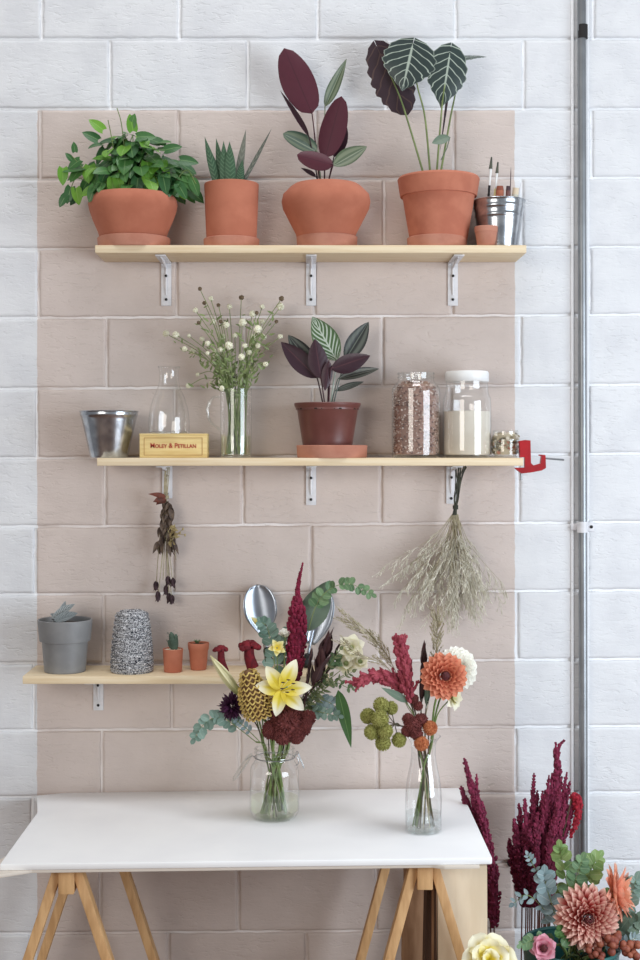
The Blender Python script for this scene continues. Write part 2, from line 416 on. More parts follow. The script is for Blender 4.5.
def wallmat(name, mortar):
    t = NT(name)
    g = t.n('ShaderNodeTexCoord').outputs['Object']
    sp = t.n('ShaderNodeSeparateXYZ'); t.put(sp.inputs[0], g); x, z = sp.outputs[0], sp.outputs[2]
    wob = t.math('MULTIPLY', t.math('SUBTRACT', t.noise(25, 2, g), .5), .008)
    xx = t.math('ADD', x, wob); zz = t.math('ADD', z, wob)
    k = t.math('MULTIPLY', t.math('GREATER_THAN', xx, -.785), t.math('LESS_THAN', xx, .620))
    k = t.math('MULTIPLY', k, t.math('LESS_THAN', zz, 2.738))
    big = t.noise(1.6, 3, g)
    fine = t.noise(9, 4, g)
    white = t.mix(t.ramp(fine, .35, .7), lin((223, 224, 226)), lin((214, 215, 218)))
    pink = t.mix(t.ramp(fine, .3, .7), lin((209, 195, 187)), lin((202, 188, 180)))
    pink = t.mix(t.math('MULTIPLY', t.ramp(big, .4, .7), .35), pink, lin((213, 200, 194)))
    if mortar:
        pink = t.mix(t.math('ADD', .15, t.math('MULTIPLY', t.ramp(t.noise(5, 2, g), .38, .6), .6)), pink, lin((244, 240, 238)))
        white = lin((242, 243, 245))
    col = t.mix(k, white, pink)
    def stretched(sx, sz, det, rough, dist=0):
        mp = t.n('ShaderNodeMapping'); t.put(mp.inputs[0], g); mp.inputs['Scale'].default_value = (sx, sx, sz)
        return t.noise(1, det, mp.outputs[0], rough, dist)
    streak = stretched(16, 52, 4, .6, .4)
    gouge = t.ramp(stretched(34, 95, 3, .55, .6), .33, .47)
    rough_ = t.noise(150, 4, g, .7)
    patch = t.ramp(stretched(5, 7, 2, .5), .35, .65)
    hgt = t.math('ADD', t.math('MULTIPLY', streak, 1.0), t.math('ADD', t.math('MULTIPLY', gouge, t.math('ADD', .15, t.math('MULTIPLY', patch, .55))), t.math('MULTIPLY', rough_, .35)))
    nm = t.bump(hgt, .48, .003)
    return t.bsdf(col, .62, 0, .35, nm)
M['wall'] = wallmat('painted block', False); M['mortar'] = wallmat('painted joint', True)

# ------------------------------------------------------------------ the setting
JOINTS = [-171, -101, -31, 39, 109, 179, 249, 318, 389, 458.5, 527, 595, 664, 731, 797.5, 866, 934, 1002, 1041]
def wall():
    mb = MB(); jw = .0034; X0, X1 = -2.3, 2.3
    mb.cur = 1
    mb.add([(X0, .0068, 0), (X1, .0068, 0), (X1, .0068, 3.56), (X0, .0068, 3.56)], [[0, 1, 2, 3]])
    mb.cur = 0
    for row in range(len(JOINTS) - 1):
        ya, yb = JOINTS[row], JOINTS[row + 1]; zt = ZZ(ya, 0); zb = max(0.0, ZZ(yb, 0))
        offp = (109 if row % 2 == 1 else 40) - .8 * (row - 4)
        for k in range(-7, 10):
            xa = (offp + 138 * k - CX) / 340.0; xb = xa + 138 / 340.0
            if xb < X0 or xa > X1: continue
            a = max(xa, X0) + jw; b = min(xb, X1) - jw; c0 = zb + jw; c1 = zt - jw
            nx, nz = 20, 10; bw = .004; b2 = .009
            xs = [a, a + .0012, a + bw] + [a + b2 + (b - a - 2 * b2) * i / nx for i in range(nx + 1)] + [b - bw, b - .0012, b]
            zs = [c0, c0 + .0012, c0 + bw] + [c0 + b2 + (c1 - c0 - 2 * b2) * i / nz for i in range(nz + 1)] + [c1 - bw, c1 - .0012, c1]
            proud = R.uniform(-.0006, .0006)
            vs = []; fs = []
            for j, zz in enumerate(zs):
                for i, xx in enumerate(xs):
                    e = min(i, len(xs) - 1 - i, j, len(zs) - 1 - j)
                    yy = (.0078, .0022, .0, .0)[min(e, 3)] + proud
                    n = mnoise.noise(Vector((xx * 9, zz * 9, row * 3.1)))
                    n2 = mnoise.noise(Vector((xx * 34, zz * 34, 5.0)))
                    if e >= 1: yy += n * .0007
                    dx = n2 * .0024 if i < 4 or i > len(xs) - 5 else 0; dz = n2 * .0026 if j < 4 or j > len(zs) - 5 else 0
                    tilt = .0075 * (xx + .9) * min(1, max(0, (2.75 - zz) / .9))
                    vs.append((xx + dx, yy, zz + dz + tilt))
            w = len(xs)
            for j in range(len(zs) - 1):
                for i in range(w - 1): fs.append([j * w + i, j * w + i + 1, (j + 1) * w + i + 1, (j + 1) * w + i])
            mb.add(vs, fs)
    o = mb.build('wall_back', [M['wall'], M['mortar']], angle=75); o['kind'] = 'structure'
wall()
mb = MB(); mb.box((0, -2.6, -.05), (9, 5.5, .1)); o = mb.build('floor', M['floorm']); o['kind'] = 'structure'

def conduit():
    x0 = XX(582.5, -.02); t = thing('conduit_pipe', 'grey steel conduit pipe running floor to ceiling up the white wall', 'pipe', (x0, -.021, 0))
    mb = MB(); mb.tube([(x0 + .008 * (.5 - i / 12), -.021, 3.5 * i / 12) for i in range(13)], .0125, 20); mb.build('pipe', M['conduit'], t)
    z = ZZ(527, -.02)
    mb = MB(); mb.tube([(x0, -.021, z - .016), (x0, -.021, z + .016)], .0155, 20)
    mb.box((x0 + .022, -.006, z), (.03, .010, .028), bev=.002)
    mb.box((x0 - .022, -.006, z), (.02, .010, .02), bev=.002); mb.build('clamp', M['steel'], t)
    mb = MB(); mb.ball((x0 + .028, -.012, z), .005, 8, 5); mb.build('screw', M['screw'], t)
    z = ZZ(32, -.02)
    mb = MB(); mb.tube([(x0, -.021, z - .02), (x0, -.021, z + .02)], .015, 20); mb.build('coupling', M['screw'], t)
    mb = MB(); mb.box((x0 - .026, -.002, 1.75), (.008, .008, 3.5), bev=.002); mb.box((x0 + .018, -.002, 1.75), (.010, .006, 3.5), bev=.002)
    o = mb.build('trim_1', M['mortar']); o['kind'] = 'structure'
conduit()
p = S(511, 863, -.006)
mb = MB(); mb.lathe([(0, 0), (.011, 0), (.012, .004), (.010, .010), (0, .012)], (0, 0, 0), 20)
mb.v = [V(p.x + q.x, -q.z - .001, p.z + q.y) for q in mb.v]
tag(mb.build('wall_plug', M['black'], None, (p.x, -.004, p.z)), 'small round black plug low on the wall between the purple amaranth', 'plug')

# ------------------------------------------------------------------ shelves, brackets
SD = .19
ZT, ZM, ZB = 2.311, 1.715, 1.104
def shelf(label, xl, xr, z, th=.022):
    mb = MB(); mb.box(((xl + xr) / 2, -SD / 2 - .001, z - th / 2), (xr - xl, SD - .002, th), bev=.0018)
    return tag(mb.build('wall_shelf', M['pine'], None, ((xl + xr) / 2, -SD / 2, z - th)), label, 'shelf', 'pine wall shelves')
shelf('pine wall shelf at the top, under the terracotta pots', XX(95, -SD), XX(526.5, -SD), ZT)
shelf('pine wall shelf in the middle, under the glass jars', XX(97, -SD), XX(523.5, -SD), ZM)
shelf('short pine wall shelf at the bottom, under the grey pot', XX(22.5, -SD), XX(329, -SD), ZB)
def bracket(px, z, drop, label):
    x = XX(px, -.01); zt = z - .022
    t = thing('shelf_bracket', label, 'bracket', (x, 0, zt), 'steel shelf brackets')
    w = .030; L = drop
    mb = MB(); mb.box((x, -.003, zt - L / 2), (w, .004, L), bev=.0015)
    mb.tube([(x, -.006, zt - .004), (x, -.008, zt - L * .5), (x, -.006, zt - L + .03)], [.002, .0045, .002], 8)
    mb.build('wall_leg', M['steel'], t)
    mb = MB(); mb.box((x, -.085, zt - .003), (w, .168, .004), bev=.0015)
    mb.tube([(x, -.004, zt - .018), (x, -.08, zt - .009), (x, -.15, zt - .006)], [.0025, .0045, .002], 8)
    mb.build('shelf_arm', M['steel'], t)
    for k in (.32, .86):
        mb = MB(); mb.ball((x, -.0115 if k < .5 else -.007, zt - L * k), .0042, 10, 6, (1, .5, 1)); mb.build('screw', M['screw'], t)
for px, nm in ((166, 'left'), (311, 'middle'), (453, 'right')):
    bracket(px, ZT, .128, 'steel angle bracket under the top shelf, the %s one of three' % nm)
bracket(167, ZM, .098, 'steel angle bracket under the middle shelf, behind the dried rose bunch')
bracket(311, ZM, .118, 'steel angle bracket under the middle shelf, below the brown plastic pot')
bracket(451.5, ZM, .114, 'steel angle bracket under the middle shelf, behind the dried grass bunch')
bracket(98, ZB, .110, 'steel angle bracket under the bottom shelf, below the grey pot')

# ------------------------------------------------------------------ pots
def pot_mesh(cx, y, prof, zbase, t=.006, depth=.02):
    """prof = [(half width px, py)] base to rim; closed wall with an inner face down to the soil"""
    P = []
    for i, (hw, py) in enumerate(prof):
        z = zbase if i == 0 else ZZ(py, y - LN(hw, y) * (.95 if py < 460 else 0))
        P.append((LN(hw, y), z))
    out = [(0, P[0][1])] + [(P[0][0] - .002, P[0][1])] + [(P[0][0], P[0][1] + .002)] + P[1:]
    rt, zt = P[-1]
    out += [(rt - t * .3, zt + .0015), (rt - t * .8, zt + .0005), (rt - t, zt - .003)]
    out += [(rt - t - .001, zt - depth), (0, zt - depth)]
    mb = MB(); mb.lathe(out, (XX(cx, y), y, 0), 56)
    return mb, rt - t, zt - depth
def soil_part(root, cx, y, r, z, m='soil', hump=.004):
    mb = MB(); mb.lathe([(r - .001, z), (r - .001, z + .004), (r * .7, z + .006 + hump), (0, z + .007 + hump)], (XX(cx, y), y, 0), 32, lambda a, zz: .0006 * math.sin(a * 9))
    return mb.build('soil', M[m], root)
def saucer(label, cx, y, hw, pytop, zbase, m='terra_pale', flare=1.0):
    r = LN(hw, y); zt = ZZ(pytop, y - r * .95); x = XX(cx, y); t = .006
    pr = [(0, zbase), (r * .96, zbase), (r * .98, zbase + .003), (r * flare, zt - .002), (r * flare - .002, zt), (r - t, zt - .001), (r - t - .002, zbase + .008), (0, zbase + .008)]
    mb = MB(); mb.lathe(pr, (x, y, 0), 56)
    tag(mb.build('plant_saucer', M[m], None, (x, y, zbase)), label, 'saucer', 'terracotta saucers'); return zbase + .0085
Y = -.10
# 1 --- leafy plant in a terracotta bowl
zs = saucer('pale terracotta saucer under the wide bowl of the leafy green plant', 134, Y, 36.5, 233, ZT)
t = thing('potted_plant', 'bushy green trailing plant in a wide round terracotta bowl on the top shelf', 'plant', (XX(133, Y), Y, zs), 'potted plants')
mb, r, z = pot_mesh(133, Y, [(31, 240), (34.5, 228), (40, 214), (43.5, 203), (44.5, 197), (43.5, 192), (41, 189)], zs); mb.build('pot', M['terra'], t)
soil_part(t, 133, Y, r, z)
fo = MB(); stm = MB(); C0 = S(133, 186, Y)
cand = []
for i in range(230):
    a = R.uniform(0, 2 * PI); el = R.uniform(-.15, 1.5)
    q = V(math.cos(a) * math.cos(el), math.sin(a) * math.cos(el), math.sin(el))
    s = R.uniform(.62, 1.0) if i > 45 else R.uniform(.3, .6)
    cand.append((q, s))
for i, (q, s) in enumerate(cand):
    p = C0 + V(q.x * .163 * s, q.y * .082 * s, q.z * .160 * s - .012)
    if q.z < .35: p.z += .015
    out = V(q.x, q.y * .9, 0); out = out.normalized() if out.length > .01 else V(0, -1, 0)
    d = out * R.uniform(.4, 1) + V(R.uniform(-.5, .5), R.uniform(-.35, .1), R.uniform(-.95, .15))
    n = V(q.x * .5 + R.uniform(-.3, .3), -.75 + q.y * .3, q.z * .7 + .35)
    L = R.uniform(.042, .066)
    fo.cur = 1 if R.random() < .13 else 0
    tip = p + d.normalized() * L
    if tip.y > -.012: d.y = -.2
    if tip.y > -.01 and p.y > -.03: p.y = -.03
    fo.leaf(p, d, n, L, L * R.uniform(.62, .8), 'heart', fold=.12, curl=R.uniform(.1, .7), lobe=.14, nu=6, nv=4)
    if i % 3 == 0: stm.tube(crom([C0 + V(q.x * .06, q.y * .05, -.008), C0 + V(q.x * .1 * s, q.y * .07 * s, q.z * .1 * s + .02), p], 3), .0013, 5)
for px, py, dx, dz, L, lt in ((75, 152, -.1, .9, .03, 0), (72, 160, -.5, .6, .028, 0), (63, 168, 0, -1, .05, 1), (71, 187, -.25, -1, .05, 0), (76, 188, .2, -1, .05, 1), (66, 195, -.45, -.8, .04, 0), (80, 160, -.7, -.5, .045, 0),
        (133, 131, -.15, .9, .05, 1), (137, 137, 1, .05, .055, 0), (131, 127, .25, .9, .04, 0), (113, 178, 0, -.9, .055, 1), (117, 176, .25, -.9, .05, 1), (125, 192, .1, -1, .045, 1), (98, 140, -.7, .4, .05, 0), (103, 130, -.6, .5, .05, 1),
        (186, 176, .5, -.9, .055, 0), (192, 180, .45, -1, .05, 0), (178, 184, .5, -.8, .05, 0), (165, 150, .8, .2, .05, 0), (180, 160, .9, -.1, .055, 0), (95, 186, -.3, -.8, .05, 0), (150, 180, .1, -.9, .06, 0), (138, 178, -.1, -.9, .06, 0), (163, 176, .2, -.9, .055, 0)):
    fo.cur = lt; b = S(px, py, Y - .07 if 90 < px < 180 else Y - .03)
    fo.leaf(b, V(dx, -.15, dz), V(.1, -1, .35), L, L * .62, 'heart', fold=.12, curl=.35, lobe=.12, nu=7, nv=4)
for P in ([(128, 190), (122, 128), (117, 108)], [(120, 190), (112, 140), (108, 120)], [(100, 188), (80, 165), (72, 156)], [(100, 190), (78, 178), (70, 190)], [(170, 190), (186, 170), (196, 184)]):
    stm.tube(crom([S(a, b, Y - .03) for a, b in P], 6), .0014, 5)
fo.build('foliage', [M['bush'], M['bush_lt']], t); stm.build('stems', M['stem'], t)
# 2 --- snake plant
zs = saucer('pale terracotta saucer under the straight cylinder pot', 231.5, Y, 28, 235, ZT)
t = thing('potted_snake_plant', 'small snake plant in a straight cylinder terracotta pot on the top shelf', 'plant', (XX(231.5, Y), Y, zs), 'potted plants')
mb, r, z = pot_mesh(231.5, Y, [(24.8, 240), (26.2, 210), (27.2, 182), (27.3, 179.5)], zs, depth=.012); mb.build('pot', M['terra'], t); soil_part(t, 231.5, Y, r, z)
zsoil = z
for (bx, tx, ty, w, dy, m) in ((218, 204.5, 135.5, 9, -.01, 'snake'), (224, 216, 137, 9, .0, 'snake'), (225, 223.5, 140, 10, -.02, 'snake'), (231, 229.5, 140.5, 12, -.025, 'snake'), (236, 246, 128, 8, .01, 'snake_g'), (240, 272, 130, 4.5, 0, 'snake_g'), (239, 242.5, 159, 9, -.02, 'snake'), (221, 212, 152, 7, .02, 'snake')):
    b = V(XX(bx, Y), Y + dy, zsoil + .004); e = S(tx, ty, Y + dy)
    mb = MB(); dd = e - b
    mb.leaf(b, dd, V(.05, -1, 0), dd.length, LN(w, Y), 'blade', fold=-.25, curl=.15 if w > 5 else -.3, nu=12, nv=4)
    mb.build('leaf', M[m], t)
# 3 --- burgundy calathea
zs = saucer('pale terracotta saucer under the round pot of the burgundy-leaved plant', 327, Y, 30.5, 232.5, ZT)
t = thing('potted_calathea', 'tall burgundy-leaved plant in a round-shouldered terracotta pot on the top shelf', 'plant', (XX(326, Y), Y, zs), 'potted plants')
mb, r, z = pot_mesh(326, Y, [(28, 240), (30, 230), (37, 215), (43, 202), (44.5, 194), (43, 187), (36, 181), (33, 179.5)], zs, depth=.014); mb.build('pot', M['terra'], t); soil_part(t, 326, Y, r, z)
def leaf_plant(t, y, soilz, sx, L):
    for (bx, by, tx, ty, w, dy, m, shape, kw) in L:
        b = S(bx, by, y + dy); e = S(tx, ty, y + dy); dd = e - b; mb = MB()
        kw = dict(kw); nrm = kw.pop('n', (.1, -1, .25))
        mb.leaf(b, dd, V(*nrm), dd.length * 1.03, LN(w, y), shape, nu=14, nv=8, **kw)
        sp = V(XX(sx + (bx - sx) * .3, y), y + dy * .4, soilz)
        if by < 400: pass
        mb.tube(crom([sp, sp.lerp(b, .55) + V(0, 0, .004), b, b.lerp(e, .08) + V(0, .002, 0)], 4), [.0022] * 6 + [.0019] * 6 + [.0012], 6)
        mb.build('leaf', M[m], t)
leaf_plant(t, Y, z + .003, 324, [
    (312, 113.5, 285, 50, 35, .0, 'burg', 'oblong', dict(cup=-.12, wave=.015, n=(.15, -1, .1))),
    (309, 137, 281, 92, 6, -.02, 'burg_dk', 'lance', dict(fold=.9)),
    (325, 107, 346, 60, 12, .02, 'sage', 'lance', dict(fold=.5, wave=.05)),
    (325, 158, 341, 98, 27, -.03, 'burg', 'oblong', dict(cup=-.15, n=(-.25, -1, .1))),
    (334, 157, 346, 126, 15, .015, 'burg_dk', 'ovate', dict(fold=.2)),
    (317, 152, 284, 134, 22, -.02, 'sage_dk', 'oblong', dict(cup=.25, n=(-.1, -.8, .6))),
    (333, 166, 366, 147, 19, -.045, 'sage', 'ovate', dict(cup=.2, n=(.1, -.9, .5))),
    (333, 165, 298, 155, 19, -.055, 'burg', 'oblong', dict(cup=-.2, n=(0, -1, .2))),
    (316, 177, 301, 168, 5, -.03, 'burg_dk', 'lance', dict(fold=.8))])
# 4 --- alocasia
zs = saucer('pale terracotta saucer under the tapered pot of the white-veined plant', 437, Y, 30, 233.5, ZT)
t = thing('potted_alocasia', 'white-veined arrow-leaf plant in a tapered rimmed terracotta pot on the top shelf', 'plant', (XX(438.5, Y), Y, zs), 'potted plants')
mb, r, z = pot_mesh(438.5, Y, [(27.5, 240), (30, 228), (36, 190.5), (38.2, 190), (40.5, 175), (41, 172), (40, 170.5)], zs, depth=.014); mb.build('pot', M['terra_bright'], t); soil_part(t, 438.5, Y, r, z)
def aloc(px0, py0, px1, py1, w, dy, m, stem, lobe=.45, n=(.1, -1, .3), curl=.2, sdy=0, scallop=.06, shape='arrow'):
    b = S(px0, py0, Y + dy); e = S(px1, py1, Y + dy); dd = e - b; mb = MB(); mb.cur = 0
    mb.leaf(b, dd, V(*n), dd.length, LN(w, Y), shape, curl=curl, lobe=lobe, nu=22, nv=12, scallop=scallop, wave=.012, cup=-.08)
    mb.cur = 1
    if stem:
        q = [V(XX(stem[0], Y), Y + sdy, z + .003)] + [S(a, c, Y + dy * f) for a, c, f in stem[1]] + [b + V(0, .004, 0)]
        pts = crom(q, 8); mb.tube(pts, [.0032 - .0016 * i / len(pts) for i in range(len(pts))], 7)
    mb.build('leaf', [M[m], M['stem_pale']], t)
aloc(377, 47, 408, 114, 40, -.01, 'aloc_back', (426, [(408, 122, .8), (397, 90, 1)]), .10, (-.15, -1, .1), shape='oblong', scallop=.09)
aloc(413, 44, 402, 90, 53, -.05, 'aloc', (431, [(425, 118, .6), (417, 84, .7)]), .14, (0, -1, .35), shape='shield')
aloc(450, 53, 442, 107, 40, -.045, 'aloc', (436, [(440, 130, .6), (443, 98, .8)]), .20, (.12, -1, .2), shape='shield')
aloc(452, 62, 448, 45, 26, .01, 'aloc_back', (439, [(450, 120, 1), (456, 86, 1)]), .3, (0, -1, .1))
aloc(459, 58, 487, 54, 14, -.02, 'aloc', None, .3, (.2, -.6, .8))
aloc(449, 84, 441, 151, 3, .0, 'aloc_back', None, 0)
mb = MB(); b = S(450, 137, Y - .04); mb.leaf(b, V(-1, 0, -.35), V(0, -1, .4), LN(19, Y), LN(11, Y), 'ovate', cup=.2); mb.tube([S(441, 160, Y - .01), S(447, 148, Y - .03), b], .0015, 6); mb.build('leaf', M['deep'], t)
# 5 --- galvanised bucket with brushes, tiny terracotta pot in front
def galv_bucket(label, cx, y, prof, zb, ridges):
    t = thing('metal_bucket', label, 'bucket', (XX(cx, y), y, zb)); x = XX(cx, y)
    P = [(LN(hw, y), zb if i == 0 else ZZ(py, y - LN(hw, y) * .95)) for i, (hw, py) in enumerate(prof)]
    r0, z0 = P[0]; r1, z1 = P[-1]
    pts = [(0, z0 + .003), (r0 - .004, z0 + .003), (r0 - .002, z0), (r0, z0 + .001)]
    n = 40
    for i in range(1, n):
        k = i / n; rr = r0 + (r1 - r0) * k; zz = z0 + (z1 - z0) * k; py = CY - (zz - EYE) * F / (CAMD + y)
        for rp in ridges: rr += .0022 * math.exp(-((py - rp) / 1.3) ** 2)
        pts.append((rr, zz))
    ins = [(r1, z1 - .003)]
    pts += ins + [(r1 - .003, z1 - .003), (r0 - .002, z0 + .006), (0, z0 + .006)]
    mb = MB(); mb.lathe(pts, (x, y, 0), 56); mb.build('bucket_body', M['galv'], t)
    mb = MB(); mb.lathe([(r1 + .002 * math.cos(a) , z1 - .001 + .002 * math.sin(a)) for a in [2 * PI * i / 8 for i in range(9)]], (x, y, 0), 56); mb.build('rolled_rim', M['galv'], t)
    return t, x, r0, r1, z1
yb = -.085
galv_bucket('galvanised metal bucket holding paintbrushes at the right end of the top shelf', 499, yb, [(18.5, 250), (26, 196.5)], ZT, (208.5, 217))
def stick(name, label, cat, a, b, segs, group=None, y=yb, da=0, db=0):
    """a, b pixel ends; segs = [(part name, t0, t1, r0, r1, material)]"""
    A = S(a[0], a[1], y + da); B = S(b[0], b[1], y + db)
    t = thing(name, label, cat, A, group)
    for nm, t0, t1, r0, r1, m in segs:
        mb = MB(); n = 6
        mb.tube([A.lerp(B, t0 + (t1 - t0) * i / n) for i in range(n + 1)], [r0 + (r1 - r0) * i / n for i in range(n + 1)], 10)
        mb.build(nm, M[m], t)
    return t
stick('paintbrush', 'black-handled paintbrush standing bristles up in the galvanised bucket', 'paintbrush', (486, 232), (491.5, 157), [('handle', 0, .62, .0032, .0036, 'black'), ('ferrule', .62, .84, .003, .0042, 'white'), ('bristles', .84, 1, .0055, .002, 'straw_dk')], 'paintbrushes in the bucket')
stick('paintbrush', 'white and yellow paintbrush beside the black-handled one in the bucket', 'paintbrush', (491, 232), (498, 162), [('handle', 0, .62, .003, .0028, 'yellowpet'), ('ferrule', .62, .84, .0026, .0036, 'white'), ('bristles', .84, 1, .005, .002, 'straw_dk')], 'paintbrushes in the bucket', da=.02)
stick('tool_handle', 'thick red-brown wooden handle in the bucket, beside the paintbrushes', 'tool', (499, 232), (500, 186), [('grip', 0, .9, .011, .0115, 'terra'), ('end_cap', .9, 1, .0115, .009, 'brownberry')], 'tool handles in the bucket', db=-.01)
stick('tool_handle', 'dark brown wooden handle in the middle of the bucket', 'tool', (506, 232), (508.5, 186), [('grip', 0, .9, .006, .0068, 'brownpot'), ('end_cap', .9, 1, .0068, .006, 'dry_plum')], 'tool handles in the bucket', db=-.015)
stick('skewer', 'thin dark skewer rising from the bucket', 'skewer', (509, 232), (511, 167), [('rod', 0, .9, .0014, .0012, 'dry_plum'), ('point', .9, 1, .0012, .0003, 'dry_plum')], db=-.005)
stick('tool_handle', 'pale wooden tube handle at the right side of the bucket', 'tool', (511, 232), (516, 188), [('grip', 0, .85, .008, .0088, 'straw_lt'), ('end_cap', .85, 1, .0092, .0092, 'ply')], 'tool handles in the bucket', db=-.012)
stick('skewer', 'thin grey rod leaning on the right rim of the bucket', 'skewer', (514, 232), (521, 182), [('rod', 0, .9, .0014, .0014, 'steel'), ('point', .9, 1, .0014, .0004, 'steel')], da=.01, db=.0)
yp = -.155
t = thing('tiny_pot', 'tiny empty terracotta pot in front of the galvanised bucket', 'pot', (XX(486, yp), yp, ZT))
mb, r, z = pot_mesh(486, yp, [(8.8, 248), (10.8, 231), (11.3, 230.5), (11.6, 225.5)], ZT, t=.004, depth=.03); mb.build('pot', M['terra_pale'], t)

# ------------------------------------------------------------------ middle shelf
t, x, r0, r1, z1 = galv_bucket('empty tapered galvanised bucket at the left end of the middle shelf', 109, Y, [(18.5, 458), (29, 410.5)], ZM, (415,))
# wooden box
yb = -.11
xl, xr = XX(139.5, yb - .04), XX(207, yb - .04); zt = ZZ(433.5, yb - .04)
t = thing('cigar_box', 'small pale wooden box with red lettering under the glass carafe', 'box', ((xl + xr) / 2, yb, ZM), None)
mb = MB(); mb.box(((xl + xr) / 2, yb, (ZM + zt) / 2 - .002), (xr - xl, .08, zt - ZM - .004), bev=.0015); mb.build('box_body', M['box'], t)
mb = MB(); mb.box(((xl + xr) / 2, yb, zt - .003), (xr - xl + .001, .081, .006), bev=.001); mb.build('lid', M['box'], t)
mb = MB(); fy = yb - .0405; w = xr - xl; h = zt - ZM
for (cx, cz, ww, hh) in ((0, .9, .86, .0014), (0, .12, .86, .0014)): mb.box(((xl + xr) / 2, fy, ZM + (h - .006) * cz), (w * ww, .0012, hh))
for sx in (-.43, .43): mb.box(((xl + xr) / 2 + w * sx, fy, ZM + (h - .006) * .51), (.0014, .0012, (h - .006) * .78))
mb.build('border_line', M['boxline'], t)
cu = bpy.data.curves.new('lettering', 'FONT'); cu.body = 'Moley & Petillan'; cu.size = .0195; cu.align_x = 'CENTER'; cu.align_y = 'CENTER'; cu.extrude = .0004; cu.offset = .00022; cu.small_caps_scale = .78
for i, bf in enumerate(cu.body_format): bf.use_small_caps = True
cu.materials.append(M['redink']); tmp = bpy.data.objects.new('lettering', cu); COL.objects.link(tmp); dg = bpy.context.evaluated_depsgraph_get(); me = bpy.data.meshes.new_from_object(tmp.evaluated_get(dg)); bpy.data.objects.remove(tmp); lo = bpy.data.objects.new('lettering', me); COL.objects.link(lo); lo.parent = t; lo.rotation_euler = (PI / 2, 0, 0); lo.scale = (.92, 1, 1)
lo.location = (0, fy - yb - .0004, (h - .006) * .54)
if not me.materials: me.materials.append(M['redink'])
# carafe on the box
def glass_thing(name, label, cat, cx, y, zb, prof, t_=.003, mat='glass', base='glass_thick', n=48):
    """prof: (half width px, py) from base to rim"""
    x = XX(cx, y); t = thing(name, label, cat, (x, y, zb))
    P = [(LN(hw, y), zb + .0005 if i == 0 else ZZ(py, y)) for i, (hw, py) in enumerate(prof)]
    P2 = [(p.x, p.z) for p in crom([V(a, 0, b) for a, b in P], 4)]
    mb = MB(); mb.lathe([(0, P2[0][1]), (P2[0][0] * .9, P2[0][1])] + P2, (x, y, 0), n)
    rt, zt_ = P2[-1]
    mb.lathe([(rt + .0016 * math.cos(a) - .0005, zt_ + .0016 * math.sin(a)) for a in [2 * PI * i / 8 for i in range(9)]], (x, y, 0), n)
    mb.build('glass_body', M[mat], t)
    r0 = P2[0][0]
    mb = MB(); mb.lathe([(0, zb + .0012), (r0 * .88, zb + .0012), (r0 * .93, zb + .004), (r0 * .8, zb + .007), (0, zb + .006)], (x, y, 0), n); mb.build('glass_base', M[base], t)
    return t, x, P2
yc = -.105
glass_thing('glass_carafe', 'clear empty glass carafe with a narrow neck standing on the wooden box', 'carafe', 169, yc, zt, [(20, 430), (20.5, 424), (19.5, 412), (16, 399), (11.5, 388), (9.5, 379), (9.5, 372), (11, 367)])
# glass mug with flowers
ym = -.10
tm, xm, Pm = glass_thing('glass_mug', 'clear glass mug with a side handle holding the white button flowers', 'mug', 236, ym, ZM, [(15, 457), (15.6, 450), (15.6, 430), (15.6, 400), (15.6, 389)])
mb = MB(); rx = LN(15.6, ym)
mb.tube(crom([V(xm - rx, ym, ZZ(397, ym)), V(xm - rx - .022, ym, ZZ(398, ym)), V(xm - rx - .036, ym, ZZ(408, ym)), V(xm - rx - .030, ym, ZZ(421, ym)), V(xm - rx, ym, ZZ(430, ym))], 6), .0045, 10); mb.build('handle', M['glass_thick'], tm)
mb = MB(); mb.lathe([(0, ZM + .0085), (rx - .003, ZM + .0085), (rx - .003, ZZ(436, ym)), (0, ZZ(436, ym))], (xm, ym, 0), 40)
tag(mb.build('water', M['water'], None, (xm, ym, ZM)), 'shallow water in the glass mug of white flowers', 'water', kind='stuff')
heads = [(205,40,3,1),(255,85,4,0),(185,138,4,0),(340,122,4,0),(265,190,4,0),(325,205,5,0),(400,195,6,0),(310,260,5,0),(50,245,5,0),(95,250,5,0),(135,315,4,0),(172,325,5,0),(215,270,4,0),(155,255,3,0),(270,325,4,0),(300,318,4,0),(338,300,6,0),(280,350,4,0),(240,335,3,0),(395,352,5,0),(355,415,4,0),(300,465,4,0),(305,495,4,0),(445,262,5,0),(495,260,5,0),(470,225,6,0),(445,155,5,0),(490,122,4,0),(573,122,6,0),(572,258,4,0),(505,385,4,0),(470,300,4,0),(490,190,4,0),(290,115,3,1),(255,470,3,0),(152,484,4,0),(195,432,3,0),(395,80,4,1),(578,85,4,1),(300,190,3,1),(225,105,3,1),(465,150,3,1),(430,330,4,0),(365,255,4,0),(200,195,3,1),(555,190,3,1),(410,300,4,0),(240,290,4,0)]
